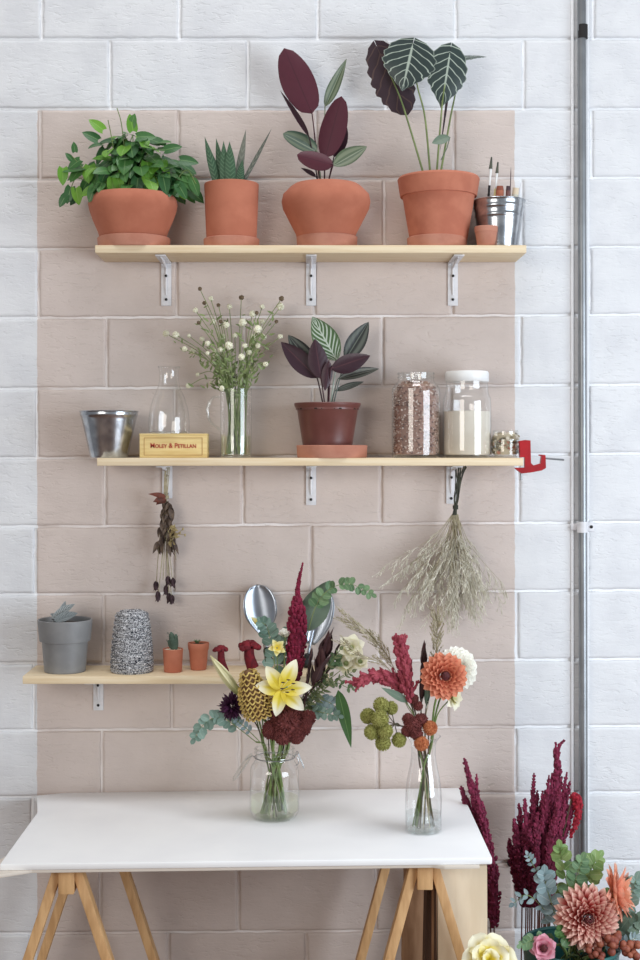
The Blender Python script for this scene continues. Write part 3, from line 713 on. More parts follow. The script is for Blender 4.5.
for i, (hx, hy, hr, dk) in enumerate(heads):
    yh = ym + R.uniform(-.055, .055); H = S(155 + hx / 4.571, 280 + hy / 4.571, yh)
    a = R.uniform(0, 2 * PI); rr = rx * .72 * math.sqrt(R.random())
    B = V(xm + math.cos(a) * rr, ym + math.sin(a) * rr, ZM + .010)
    off = H - V(xm, ym, H.z); k = min(1, rx * .72 / max(off.length, .001))
    N = V(xm + off.x * k * R.uniform(.4, 1), ym + off.y * k, ZZ(391, ym))
    t = thing('button_flower', 'faded brown button flower on a thin stem in the glass mug' if dk else 'white button flower on a thin green stem in the glass mug', 'flower', B, 'brown button flowers in the mug' if dk else 'white button flowers in the mug')
    mid = N.lerp(H, .55) + V(-off.x * .12, 0, .012)
    if hy > 400: mid = N.lerp(H, .5) + V(0, -.01, .03)
    mb = MB(); mb.tube(crom([B, N, mid, H], 6), [.0014] * 10 + [.0011] * 9, 5)
    for k in range(9):
        q = N.lerp(H, R.uniform(-.1, .85)) + V(R.uniform(-.01, .01), -.003, 0); L = R.uniform(.012, .026)
        mb.leaf(q, V(R.uniform(-1, 1), R.uniform(-.5, .2), R.uniform(.1, 1)), V(R.uniform(-.4, .4), -1, .4), L, L * .3, 'lance', nu=4, nv=2)
    mb.build('stem', M['stem_pale'], t)
    r = LN(hr, ym) * .70; mb = MB(); mb.ball(H, r * .8, 8, 6, (1, 1, .85))
    for k in range(40):
        d = V(R.gauss(0, 1), R.gauss(0, 1), R.gauss(0, 1)).normalized()
        mb.ball(H + d * r * .75, r * .3, 5, 3, (1, 1, 1))
    mb.build('flower_head', M['clover_d' if dk else 'clover'], t)
# brown pot
zs = saucer('terracotta saucer on the middle shelf under the brown plastic pot', 332, Y, 35.5, 445, ZM, 'terra_pale')
t = thing('potted_calathea', 'dark purple-leaved plant in a brown plastic pot on the middle shelf', 'plant', (XX(327.5, Y), Y, zs), 'potted plants')
mb, r, z = pot_mesh(327.5, Y, [(23.5, 450), (25, 444), (30.5, 409), (31, 408.5), (33, 405), (33.5, 402.5)], zs, t=.004, depth=.018); mb.build('pot', M['brownpot'], t); soil_part(t, 327.5, Y, r, z)
leaf_plant(t, Y, z + .003, 327, [
    (317, 378, 282, 343, 20, -.02, 'plum', 'ovate', dict(cup=.2, n=(-.4, -.8, .4))),
    (316, 372, 289, 336, 19, .0, 'plum_g', 'ovate', dict(cup=.2, n=(-.3, -1, .3))),
    (321, 379, 315, 340, 20, -.035, 'plum', 'ovate', dict(cup=-.15)),
    (337, 361, 313, 318, 27, .0, 'striped', 'ovate', dict(cup=.15, n=(.2, -1, .2))),
    (345, 360, 368, 323, 19, .01, 'plum_g', 'ovate', dict(fold=.2, n=(.2, -1, .2))),
    (331, 369, 369, 356, 19, -.045, 'plum', 'ovate', dict(cup=-.3, n=(0, -1, .15))),
    (338, 379, 378, 369, 16, -.02, 'plum_g', 'ovate', dict(cup=.2, n=(.1, -.7, .8))),
    (335, 391, 363, 382, 8, .01, 'plum_g', 'ovate', dict(cup=.2, n=(.1, -.8, .6))),
    (329, 361, 325, 390, 11, -.04, 'plum', 'ovate', dict(cup=-.2))])
# jars
def chips(mb, n, x, y, r, z0, z1, size, topcap=True):
    for i in range(n):
        a = R.uniform(0, 2 * PI); zz = R.uniform(z0 + size * .5, z1 - size * .5); rr = (r(zz) if callable(r) else r) - size * .30
        mb.rnd = R.random()
        q = Matrix.Rotation(R.uniform(0, PI), 3, 'X') @ Matrix.Rotation(R.uniform(0, PI), 3, 'Y')
        mb.ball((x + math.cos(a) * rr, y + math.sin(a) * rr, zz), size * R.uniform(.4, .7), 5, 4, (R.uniform(.6, 1.1), R.uniform(.35, .6), R.uniform(.5, 1)), q, .25)
    mb.rnd = .3
yj = -.10
def jar(label, cx, hw, pybot, pyneck, pytop, hwneck, mouth):
    return glass_thing('glass_jar', label, 'jar', cx, yj, ZM, [(hw - 1.5, 457.5), (hw, 453), (hw, pyneck + 14), (hw - 1.5, pyneck + 6), (hwneck, pyneck), (hwneck, pytop)])
tj, xj, Pj = jar('tall glass jar full of brown bark chips on the middle shelf', 416, 24, 457, 381, 373, 18, 0)
mb = MB()
for pyy in (374, 377.5): 
    rr = LN(18.6, yj); mb.lathe([(rr + .0012 * math.cos(a), ZZ(pyy, yj) + .0012 * math.sin(a)) for a in [2 * PI * i / 6 for i in range(7)]], (xj, yj, 0), 40)
mb.build('thread', M['glass_thick'], tj)
ztop = ZZ(383, yj); zsh = ZZ(396, yj); Rb = LN(22.4, yj)
rf = lambda zz: Rb if zz < zsh else Rb - (Rb - LN(16.8, yj)) * min(1, (zz - zsh) / (ztop - zsh)) ** 1.3
mb = MB(); zb_ = ZM + .009
mb.lathe([(0, zb_), (Rb - .005, zb_), (Rb - .005, zsh), (rf(ztop) - .005, ztop - .004), (0, ztop)], (xj, yj, 0), 32)
chips(mb, 1500, xj, yj, rf, zb_, ztop, .0062)
for i in range(160):
    a = R.uniform(0, 2 * PI); rr = R.uniform(0, LN(15, yj)); mb.rnd = R.random(); mb.ball((xj + math.cos(a) * rr, yj + math.sin(a) * rr, ztop + R.uniform(-.004, .003)), .0035, 5, 4, (1, .6, .8), None, .2)
tag(mb.build('bark_chips', M['chips'], None, (xj, yj, zb_), angle=30), 'brown bark chips filling the tall glass jar', 'bark chips', kind='stuff')
tj, xj, Pj = jar('glass jar with a white screw lid half full of pale sand', 467, 24, 457, 390, 380, 21, 0)
mb = MB(); rr = LN(21.6, yj)
mb.lathe([(0, ZZ(382, yj)), (rr - .002, ZZ(382, yj)), (rr, ZZ(381.5, yj)), (rr, ZZ(373.5, yj)), (rr - .003, ZZ(371.5, yj)), (0, ZZ(371, yj))], (xj, yj, 0), 72, lambda a, z: .0005 * math.cos(a * 36)); mb.build('lid', M['white'], tj, angle=60)
mb = MB(); rr = LN(22.8, yj); zf = ZZ(411.5, yj)
mb.lathe([(0, ZM + .009), (rr - .002, ZM + .009), (rr, ZM + .013), (rr, zf), (rr * .5, zf + .002), (0, zf + .001)], (xj, yj, 0), 48)
tag(mb.build('sand', M['sand'], None, (xj, yj, ZM + .009)), 'pale beige sand half filling the white-lidded jar', 'sand', kind='stuff')
tj, xj, Pj = glass_thing('glass_jar', 'small squat glass jar of mixed pebbles beside the red clamp', 'jar', 505.5, -.11, ZM, [(13, 457.5), (14, 454), (14, 440), (13, 436), (12.5, 431)])
mb = MB(); rr = LN(13.2, -.11); z1_ = ZZ(433, -.11)
mb.lathe([(0, ZM + .009), (rr - .006, ZM + .009), (rr - .006, z1_ - .003), (0, z1_)], (xj, -.11, 0), 24)
chips(mb, 170, xj, -.11, rr, ZM + .009, z1_, .011)
for i in range(30):
    a = R.uniform(0, 2 * PI); q = R.uniform(0, rr - .006); mb.rnd = R.random(); mb.ball((xj + math.cos(a) * q, -.11 + math.sin(a) * q, z1_ - .002), .005, 6, 4, (1, .8, .8), None, .2)
tag(mb.build('pebbles', M['pebbles'], None, (xj, -.11, ZM + .009), angle=30), 'mixed pebbles filling the small squat jar', 'pebbles', kind='stuff')
# red clamp
yc = -.155
t = thing('screw_clamp', 'red screw clamp gripping the right end of the middle shelf', 'clamp', S(524, 470, yc))
th = .018
def plate(mb, pts, y, th):
    q = [S(a, b, y) for a, b in pts]; n = len(q)
    # wind so that the front faces the room
    ar = sum(q[i].x * q[(i + 1) % n].z - q[(i + 1) % n].x * q[i].z for i in range(n))
    if ar < 0: q = q[::-1]
    vs = [p + V(0, -th / 2, 0) for p in q] + [p + V(0, th / 2, 0) for p in q]
    fs = [list(range(n)), list(range(2 * n - 1, n - 1, -1))] + [[(i + 1) % n, i, n + i, n + (i + 1) % n] for i in range(n)]
    mb.add(vs, fs)
mb = MB(); plate(mb, [(524.5, 440), (530, 440.5), (530.5, 463), (533, 465.5), (540, 463.5), (541, 456), (539, 456), (539, 454.5), (545, 455), (545.5, 468), (541, 470.5), (530, 472.5), (521, 473.5), (514, 467.8), (524.5, 467.5)], yc, th)
mb.build('frame', M['red'], t, smooth=False)
mb = MB(); plate(mb, [(519, 441), (525, 440), (525, 457.3), (519.5, 457.3), (519.5, 452)], yc, th * 1.1); mb.build('jaw', M['red'], t, smooth=False)
mb = MB(); mb.tube([S(521, 470, yc), S(521.5, 480, yc)], .0028, 8); mb.build('pin', M['conduit'], t)
mb = MB(); mb.tube([S(541 + i * .5, 458 + i * .04, yc) for i in range(47)], [.0026 + (.0005 if i % 2 else 0) for i in range(47)], 10); mb.build('screw_rod', M['conduit'], t)

# ------------------------------------------------------------------ bottom shelf
yg = -.105
t = thing('potted_succulent', 'grey plastic pot with a few silvery leaves at the left end of the bottom shelf', 'plant', (XX(65, yg), yg, ZB), 'potted plants')
mb, r, z = pot_mesh(65, yg, [(20.5, 671), (22.8, 641), (25.2, 640.3), (27, 624), (27.2, 619.5)], ZB, t=.005, depth=.02); mb.build('pot', M['greypot'], t); soil_part(t, 65, yg, r, z)
zq = z + .006
for (bx, by, tx, ty, w, dy, n) in ((52, 619, 74, 603, 9, -.03, (-.3, -1, .4)), (54, 621, 77, 612, 10, -.04, (.1, -.8, .6)), (66, 621, 50, 613, 7, .0, (0, -.8, .6)), (60, 620, 65, 601, 7, .01, (0, -1, .3))):
    b = S(bx, by, yg + dy); e = S(tx, ty, yg + dy); mb = MB()
    mb.leaf(b, e - b, V(*n), (e - b).length, LN(w, yg), 'ovate', cup=.3, curl=.2); mb.tube([V(XX(62, yg), yg, zq - .002), b.lerp(V(XX(62, yg), yg, zq), .4), b], .0018, 6); mb.build('leaf', M['silver'], t)
# twine cone
yt = -.11; x = XX(132, yt)
t = thing('twine_cone', 'black and white speckled cone of twine on the bottom shelf', 'twine', (x, yt, ZB))
P = [(21, 668.5), (21.5, 662), (20.5, 645), (18.8, 628), (17, 616), (15, 611), (8, 608.5)]
prof = [(LN(a, yt), ZB + .001 if i == 0 else ZZ(b + 1.5, yt)) for i, (a, b) in enumerate(P)]
mb = MB(); mb.lathe([(0, ZB)] + [(max(.004, a - .004), b - (.001 if i == 0 else 0)) for i, (a, b) in enumerate(prof)] + [(0, prof[-1][1])], (x, yt, 0), 40); mb.build('core', M['yarn'], t)
mb = MB(); pts = []; NT_ = 62; per = 36
for i in range(NT_ * per):
    k = i / (NT_ * per); zz = prof[0][1] + .002 + (prof[-1][1] - prof[0][1] - .002) * k
    for (a, b), (c, d) in zip(prof, prof[1:]):
        if b <= zz <= d: rr = a + (c - a) * (zz - b) / max(1e-6, d - b); break
    a = 2 * PI * i / per; zz += .006 * math.sin(a * 1.5 + i * .013) * min(1, 10 * k) * min(1, 10 * (1 - k))
    pts.append(V(x + math.cos(a) * (rr - .001), yt + math.sin(a) * (rr - .001), max(zz, ZB + .003)))
mb.tube(pts, .0019, 5); mb.build('winding', M['yarn'], t)
# two tiny pots
def tiny(label, cx, y, prof, m, group='tiny succulents'):
    t = thing('tiny_potted_cactus', label, 'plant', (XX(cx, y), y, ZB), group)
    mb, r, z = pot_mesh(cx, y, prof, ZB, t=.003, depth=.010); mb.build('pot', M[m], t); return t, r, z
ya = -.115
t, r, z = tiny('tiny upright cactus in white gravel in a straight terracotta pot', 173, ya, [(9, 668), (10, 650.5), (10.3, 649)], 'terra_bright')
mb = MB(); x = XX(173, ya)
mb.lathe([(r - .001, z), (r - .001, z + .005), (0, z + .006)], (x, ya, 0), 20)
for i in range(90):
    a = R.uniform(0, 2 * PI); q = (r - .002) * math.sqrt(R.random()); mb.rnd = R.random(); mb.ball((x + math.cos(a) * q, ya + math.sin(a) * q, z + .0075), .003, 5, 4, (1, .8, .7), None, .2)
mb.build('gravel', M['gravel'], t, angle=30)['kind'] = 'stuff'
mb = MB()
for (bx, by, tx, ty, rr) in ((174, 650, 171, 632, 3.6), (175, 650, 176, 634, 3), (172, 648, 168.5, 640, 2.4)):
    b = S(bx, by, ya); e = S(tx, ty, ya); w = LN(rr, ya); pts = [b.lerp(e, i / 12) for i in range(13)]
    mb.tube(pts, [w * (.75 + .3 * math.sin(PI * min(1, i / 9))) * (1 if i < 11 else (.7 if i == 11 else .3)) for i in range(13)], 10)
    for j in range(40):
        q = b.lerp(e, R.uniform(.1, 1)); a = R.uniform(0, 2 * PI); dv = V(math.cos(a), math.sin(a), .3).normalized()
        mb.tube([q + dv * w * .8, q + dv * w * 1.45], [.0005, .0002], 3)
mb.build('cactus', M['cactus'], t)
yb_ = -.075
t, r, z = tiny('tiny sprouting succulent in a tapered terracotta pot behind the lily bud', 198.5, yb_, [(8, 664), (9.6, 650), (10.3, 649), (10.8, 643)], 'terra_bright')
soil_part(t, 198.5, yb_, r, z, hump=.001)
mb = MB(); x = XX(197, yb_)
for i in range(9):
    a = i * 2.4; mb.leaf((x, yb_, z + .006), V(math.cos(a), math.sin(a), 1.1), V(-math.cos(a), -math.sin(a), .6), .018, .007, 'ovate', cup=.3, nu=5, nv=2)
mb.build('rosette', M['euca_g'], t)
# trowels leaning on the wall
def trowel(label, base, neck, tip, w, y0, y1, roll=.0):
    A = V(XX(base, y0), y0, ZB + .002); N = S(neck[0], neck[1], y1 - .01); T = S(tip[0], tip[1], y1)
    t = thing('hand_trowel', label, 'trowel', A, 'hand trowels')
    d = (T - N).normalized()
    mb = MB(); n = Matrix.Rotation(roll, 3, d) @ V(0, -1, .12)
    mb.leaf(N, T - N, n, (T - N).length, LN(w, y1), 'spoon', cup=.42, nu=20, nv=12)
    k = len(mb.v); nn = n.normalized()
    o = mb.build('blade', M['blade'], t)
    so = o.modifiers.new('thick', 'SOLIDIFY'); so.thickness = .0018; so.offset = 0
    mb = MB(); pts = crom([A.lerp(N, .55), A.lerp(N, .8) + V(0, -.004, 0), N + V(0, -.0035, 0), N.lerp(T, .25) + V(0, -.001, 0)], 6); mb.tube(pts, [.004] * 12 + [.0045 - .0004 * i for i in range(7)], 10); mb.build('neck', M['blade'], t)
    mb = MB(); q = [A.lerp(N, .58 * i / 10) for i in range(11)]; mb.tube(q, [.008, .012, .0135, .0135, .0125, .0115, .011, .0115, .012, .011, .008], 14); mb.build('handle', M['black'], t)
trowel('hand trowel with the wide oval steel blade up, left of the red amaranth', 270, (264, 633), (257, 584.5), 33, -.05, -.02)
trowel('hand trowel with its steel blade up behind the dark eucalyptus leaf', 306, (310, 644), (324, 588), 30, -.05, -.02, .15)

# ------------------------------------------------------------------ hanging bunches
def hang_roses():
    y = -.05; A = S(166, 492, y)
    t = thing('dried_flower_bunch', 'dried dark rose bunch hanging head down under the middle shelf', 'dried flowers', A, 'hanging dried bunches')
    st = MB(); lv = MB(); hd = MB()
    ends = [(158, 598, 1), (156, 588, 1), (166, 592, 1), (169, 600, 1), (172, 602, 1), (163, 580, 0), (173, 585, 1), (161, 572, 0), (168, 583, 1), (176, 560, 0)]
    for (ex, ey, h) in ends:
        e = S(ex, ey, y + R.uniform(-.015, .02)); k = S(166 + R.uniform(-2, 2), 500, y)
        st.tube(crom([V(XX(167 + R.uniform(-3, 3), y), y + .0, ZM - .0215), k, k.lerp(e, .5) + V(R.uniform(-.006, .006), 0, 0), e], 5), .0013, 5)
        if h:
            hd = MB()
            for j in range(7):
                a = j * 2.4; hd.leaf(e + V(0, 0, .022), V(math.cos(a) * .25, math.sin(a) * .25, -1), V(math.cos(a), math.sin(a), .1), R.uniform(.026, .036), .016, 'ovate', cup=-.6, nu=6, nv=4)
            hd.build('rose_head', M['dry_plum'], t)
    hd = MB()
    for i in range(70):
        k = R.random(); p = S(166 + R.uniform(-5, 6) * (.6 + k), 500 + 45 * k, y + R.uniform(-.02, .01)); L = R.uniform(.02, .045)
        lv.leaf(p, V(R.uniform(-.35, .4), R.uniform(-.4, .2), -1), V(R.uniform(-1, 1), -1, .2), L, L * .35, 'lance', cup=.6, curl=R.uniform(-.6, .6), nu=6, nv=3, twist=R.uniform(-1, 1))
    for (bx, by, tx, ty, w) in ((166, 497, 148, 494, 6), (165, 500, 153, 502, 9), (166, 499, 156, 505, 8)):
        b = S(bx, by, y - .01); e = S(tx, ty, y - .02); hd.leaf(b, e - b, V(0, -1, .3), (e - b).length, LN(w, y), 'lance', cup=.5, twist=.6)
    go = MB()
    for i in range(26):
        p = S(171 + R.uniform(-3, 3), 530 + R.uniform(-4, 12), y - .015); L = R.uniform(.012, .03)
        go.leaf(p, V(R.uniform(-.3, 1), R.uniform(-.6, .1), R.uniform(-1, .6)), V(R.uniform(-1, 1), -1, .3), L, L * .4, 'lance', cup=.4, nu=5, nv=2)
    for (ex, ey) in ((185, 535), (183, 529), (180, 533)):
        go.tube([S(171, 545, y - .01), S(177, 534, y - .015), S(ex, ey, y - .02)], .0009, 4); go.ball(S(ex, ey, y - .02), .004, 6, 4, (.7, .7, 1.2))
    st.build('stems', M['straw'], t); lv.build('dried_leaves', M['dry'], t); hd.build('red_leaves', M['dry_red'], t); go.build('seed_heads', M['dry_gold'], t)
    tw = MB(); tw.tube([S(166, 497, y) + V(math.cos(a) * .008, math.sin(a) * .008, .002 * (a / 6.28) - .004) for a in [i * .5 for i in range(52)]], .0011, 4); tw.build('twine', M['straw'], t)
hang_roses()
def hang_grass():
    y = -.07; K = S(455.5, 507, y)
    t = thing('dried_flower_bunch', 'wispy dried grass bunch hanging head down at the right under the middle shelf', 'dried flowers', K, 'hanging dried bunches')
    st = MB(); fine = MB(); seed = MB()
    for i in range(20):
        a = V(R.uniform(-.010, .010), R.uniform(-.01, .01), 0); top = V(XX(457 + R.uniform(-3, 10), y), y + R.uniform(-.02, .02), ZM - .0222 - R.uniform(0, .006))
        st.tube(crom([top, S(457, 492, y) + a * .7, K + a * .4, S(454.5, 515, y) + a * .6], 4), .0013, 4)
    def spray(p, d, L, lvl):
        n = 4; pts = [p]
        for i in range(n):
            d = (d + V(R.uniform(-.18, .18), R.uniform(-.18, .18), R.uniform(-.2, .08))).normalized(); pts.append(pts[-1] + d * L / n)
        if pts[-1].y > -.008:
            for q in pts: q.y = min(q.y, -.008)
        fine.tube(pts, [.00062 * (1.2 - .16 * lvl)] * (n + 1), 3, False)
        if lvl >= 2:
            for q in pts[2:]: seed.ball(q, R.uniform(.0009, .0017), 4, 3, (1, 1, 1.6))
            return
        for q in pts[1:]:
            for s in range(2 if lvl == 0 else 2): spray(q, (d + V(R.uniform(-.75, .75), R.uniform(-.5, .5), R.uniform(-.35, .35))).normalized(), L * R.uniform(.35, .55), lvl + 1)
    for i in range(40):
        fx = R.gauss(-2, 26); e = S(453 + fx, 606 - abs(fx) * .35 + R.uniform(-30, 12), y + R.uniform(-.05, .045))
        s = S(455 + R.uniform(-3, 3), 514, y); d = e - s
        m1 = s.lerp(e, .45) + V(-d.x * .10, 0, -.01)
        pts = crom([s, m1, e], 5); st.cur = 1; st.tube(pts, [.0010 - .00006 * j for j in range(len(pts))], 4)
        for q in (3, 5, 7, 8, 9, 10):
            if q < len(pts): spray(pts[q], (d.normalized() + V(R.uniform(-.4, .4), R.uniform(-.3, .3), 0)).normalized(), R.uniform(.03, .06), 1)
    for (ex, ey) in ((395, 575), (402, 590), (410, 565), (418, 600), (404, 610), (425, 580)):
        e = S(ex, ey, y); s = S(453, 514, y); pts = crom([s, s.lerp(e, .5) + V(.01, 0, -.012), e], 5); st.tube(pts, .0007, 4)
        for q in pts[4:]: spray(q, (e - s).normalized(), .04, 1)
    st.build('stems', [M['straw_dk'], M['straw']], t); o = fine.build('sprays', M['straw_lt'], t); o['kind'] = 'stuff'; o = seed.build('seeds', M['straw_lt'], t); o['kind'] = 'stuff'
    tw = MB(); tw.tube([K + V(math.cos(a) * .0075, math.sin(a) * .0075, .0022 * (a / 6.28) - .006) for a in [i * .5 for i in range(64)]], .0011, 4); tw.build('twine', M['straw_dk'], t)
hang_grass()

# ------------------------------------------------------------------ table
TZ = .742
def tz(x): return TZ + .0075 * (x + .14) / .6
def table():
    t = thing('tabletop', 'white tabletop board with a chipped left corner resting on two trestles', 'table', (-.14, -.36, TZ - .016))
    pts = [(-.737, -.697), (.452, -.697), (.4565, -.692), (.4565, -.03), (.450, -.022), (-.70, -.022), (-.78, -.05), (-.765, -.10), (-.738, -.235)]
    pts = [(a, b, tz(a) - TZ) for a, b in pts]
    mb = MB(); mb.poly(pts, TZ - .016, TZ, .0025); mb.build('board', M['tabletop'], t)
    pts = [(-.82, -.775), (-.66, -.692), (.31, -.690), (.34, -.703), (.425, -.700), (.43, -.1), (-.66, -.1), (-.70, -.45)]
    pts = [(a, b, tz(a) - TZ) for a, b in pts]
    mb = MB(); mb.poly(pts, TZ - .0245, TZ - .0162, .001); mb.build('under_board', M['under'], t)
table()
def trestle(label, x, yf, yb2, dl, dr):
    zt = tz(x) - .0255 - .002; t = thing('trestle', label, 'trestle', (x, (yf + yb2) / 2, 0), 'wooden trestles')
    mb = MB(); mb.box((x, (yf + yb2) / 2, zt - .03), (.038, yb2 - yf + .06, .055), bev=.002); mb.build('beam', M['trestle'], t)
    for y in (yf, yb2):
        for s, dd in ((-1, dl), (1, dr)):
            mb = MB(); a = V(x + s * .024, y, zt - .004); b = V(x + s * (.024 + dd), y, .012)
            mb.beam(a, b, .024, .036); mb.build('leg', M['trestle'], t)
    for s in (-1, 1):
        mb = MB(); k = .35; xx = x + s * (.024 + (dl if s < 0 else dr) * (1 - k)); mb.beam(V(xx, yf + .02, zt * k), V(xx, yb2 - .02, zt * k), .03, .02, up=V(1, 0, 0)); mb.build('stretcher', M['trestle'], t)
trestle('pine trestle under the left end of the white tabletop', XX(68, -.64), -.64, -.16, .23, .23)
trestle('pine trestle under the right end of the white tabletop', XX(424, -.64), -.64, -.16, .19, .21)
# boards and paper behind the right trestle
def sheet(name, label, cat, x0, x1, y, z1, m, th, tilt=.06, lean=0, group=None):
    mb = MB(); h = z1; w = x1 - x0
    n = 10; c = V((x0 + x1) / 2, y, 0)
    vs = []; fs = []
    for i in range(n + 1):
        for (sx, sy) in ((-1, -1), (1, -1), (1, 1), (-1, 1)):
            zz = h * i / n; wob = .004 * math.sin(i * 1.3 + x0 * 60) if th < .006 else 0
            vs.append(c + V(sx * w / 2 + lean * zz + wob, sy * th / 2 + tilt * zz + wob, zz + .001))
    for i in range(n):
        for k in range(4): fs.append([i * 4 + k, i * 4 + (k + 1) % 4, (i + 1) * 4 + (k + 1) % 4, (i + 1) * 4 + k])
    fs += [[3, 2, 1, 0], [n * 4, n * 4 + 1, n * 4 + 2, n * 4 + 3]]
    mb.add(vs, fs); return tag(mb.build(name, M[m], None, (c.x, y, 0), smooth=False), label, cat, group)
sheet('wooden_board', 'pale wooden board standing upright under the right table edge', 'board', XX(438, -.60), XX(487, -.60), -.62, .70, 'ply', .018, .04)
sheet('kraft_sheet', 'wide mid-brown kraft sheet standing behind the right trestle legs', 'paper', XX(402, -.42), XX(440, -.42), -.46, .695, 'kraft', .004, .05, .0, 'kraft sheets under the table')
for i, (a, b, yy, z1, m, ln_) in enumerate(((425, 428, -.50, .69, 'kraft_dk', .01), (429.5, 431.5, -.515, .68, 'kraft', .0), (433, 435, -.52, .69, 'kraft_dk', -.005), (436, 437.5, -.53, .67, 'kraft', .01), (420, 423, -.49, .66, 'kraft_dk', .02))):
    names = ('dark brown sheet seen edge on just right of the trestle apex', 'mid-brown sheet seen edge on in the middle of the upright stack', 'dark brown sheet seen edge on beside the pale board', 'thin mid-brown sheet edge touching the pale board', 'dark brown sheet seen edge on between the trestle legs')
    sheet('kraft_sheet', names[i], 'paper', XX(a, yy), XX(b, yy), yy - .02, z1, m, .09, .0, ln_, 'kraft sheets under the table')

# ------------------------------------------------------------------ vases
yA = -.31
ztA = tz(XX(275, yA))
tA, xA, PA = glass_thing('clip_top_jar', 'clip-top glass jar holding the lily bouquet on the white table', 'jar', 274.5, yA, ztA, [(21, 820), (24.5, 810), (24.8, 800), (24.5, 780), (24, 768), (20, 761), (18.5, 757), (18.5, 748)], n=56)
mb = MB()
for pyy in (748.5, 752.5):
    rr = LN(19.6, yA); mb.lathe([(rr + .0022 * math.cos(a), ZZ(pyy, yA) + .002 * math.sin(a)) for a in [2 * PI * i / 8 for i in range(9)]], (xA, yA, 0), 48)
mb.build('rim_collar', M['glass_thick'], tA)
mb = MB(); rr = LN(19.8, yA); zc = ZZ(757, yA)
mb.tube([V(xA + rr * math.cos(a), yA + rr * math.sin(a), zc) for a in [2 * PI * i / 40 for i in range(41)]], .0013, 6)
for s in (-1, 1): mb.tube(crom([V(xA + rr, yA + s * .012, zc), V(xA + rr + .008, yA + s * .014, zc + .012), V(xA + rr + .016, yA + s * .012, zc - .004), V(xA + rr + .026, yA + s * .009, zc - .028)], 5), .0012, 6)
mb.tube([V(xA + rr + .026, yA - .009, zc - .028), V(xA + rr + .026, yA + .009, zc - .028)], .0012, 6)
mb.tube(crom([V(xA + rr + .004, yA - .014, zc - .02), V(xA + rr + .012, yA - .014, zc - .012), V(xA + rr + .008, yA - .014, zc + .004)], 4), .0012, 6)
mb.build('wire_bail', M['wire'], tA)
mb = MB()  # open glass lid hanging at the left, edge-on
mb.lathe([(0, -.003), (.040, -.003), (.045, 0), (.040, .004), (0, .004)], (0, 0, 0), 40)
mx = Matrix.Translation(V(xA - LN(32, yA), yA, ZZ(767, yA))) @ Matrix.Rotation(-.95, 4, 'Y'); mb.v = [mx @ p for p in mb.v]
mb.build('glass_lid', M['glass_thick'], tA)
mb = MB(); mb.tube(crom([V(xA - rr, yA, zc), V(xA - rr - .008, yA, zc + .003), V(xA - LN(29, yA), yA, ZZ(760, yA))], 4), .0013, 6); mb.build('hinge_wire', M['wire'], tA)
mb = MB(); rw = LN(23.8, yA); mb.lathe([(0, ztA + .0085), (LN(19, yA), ztA + .0085), (rw, ZZ(809, yA)), (rw, ZZ(797, yA)), (0, ZZ(797, yA))], (xA, yA, 0), 48)
tag(mb.build('water', M['water'], None, (xA, yA, ztA + .0085)), 'greenish water in the clip-top jar', 'water', kind='stuff')
yB = -.46
ztB = tz(XX(423.5, yB))
tB, xB, PB = glass_thing('milk_bottle', 'clear milk bottle vase holding the orange dahlia bouquet on the table', 'bottle', 423.5, yB, ztB, [(16, 836), (17.8, 831), (18, 815), (18, 795), (16.5, 780), (13.5, 765), (12, 752), (13, 742), (17, 736)], n=56)
mb = MB(); rw = LN(17.2, yB); mb.lathe([(0, ztB + .0085), (LN(15, yB), ztB + .0085), (rw, ZZ(829, yB)), (rw, ZZ(812, yB)), (0, ZZ(812, yB))], (xB, yB, 0), 48)
tag(mb.build('water', M['water2'], None, (xB, yB, ztB + .0085)), 'clear water in the milk bottle', 'water', kind='stuff')

class Vase:
    def __init__(s, x, y, zb, zn, rn, rb, px): s.x, s.y, s.zb, s.zn, s.rn, s.rb, s.px = x, y, zb, zn, rn, rb, px
    def path(s, H, bend=0.02, neck=None, foot=None):
        off = V(H.x - s.x, H.y - s.y, 0); L = max(off.length, 1e-4)
        k = min(s.rn * .75, L) / L
        j = V(R.uniform(-1, 1), R.uniform(-1, 1), 0) * s.rn * .25
        N = V(s.x, s.y, s.zn) + off * k * .8 + j
        if foot is None:
            a = math.atan2(-off.y, -off.x) + R.gauss(0, .9); rr = s.rb * R.uniform(.45, .85)
            foot = V(s.x + rr * math.cos(a), s.y + rr * math.sin(a), s.zb + .011)
        W = V(s.x + off.x * k * .12 + R.uniform(-1, 1) * s.rn * .42, s.y + R.uniform(-1, 1) * s.rn * .42, s.zn - .035)
        m = N.lerp(H, .5) + V(-off.x * .12, -off.y * .1, bend)
        return [foot, W.lerp(foot, .12), N, m, H]
JA = Vase(xA, yA, ztA, ZZ(752, yA), LN(16, yA), LN(17, yA), 274.5)
JB = Vase(xB, yB, ztB, ZZ(748, yB), LN(10, yB), LN(13, yB), 423.5)
FB = 'flowers in the clip-top jar'; FC = 'flowers in the milk bottle'
def stemmed(vase, name, label, cat, H, r=.0026, m='stem', group=None, bend=.02, path=None):
    P = path or vase.path(H, bend); t = thing(name, label, cat, P[0], group)
    mb = MB(); q = crom(P, 6); mb.tube(q, [r * (1.1 - .25 * i / len(q)) for i in range(len(q))], 7); mb.build('stem', M[m], t)
    return t, (q[-1] - q[-4]).normalized()
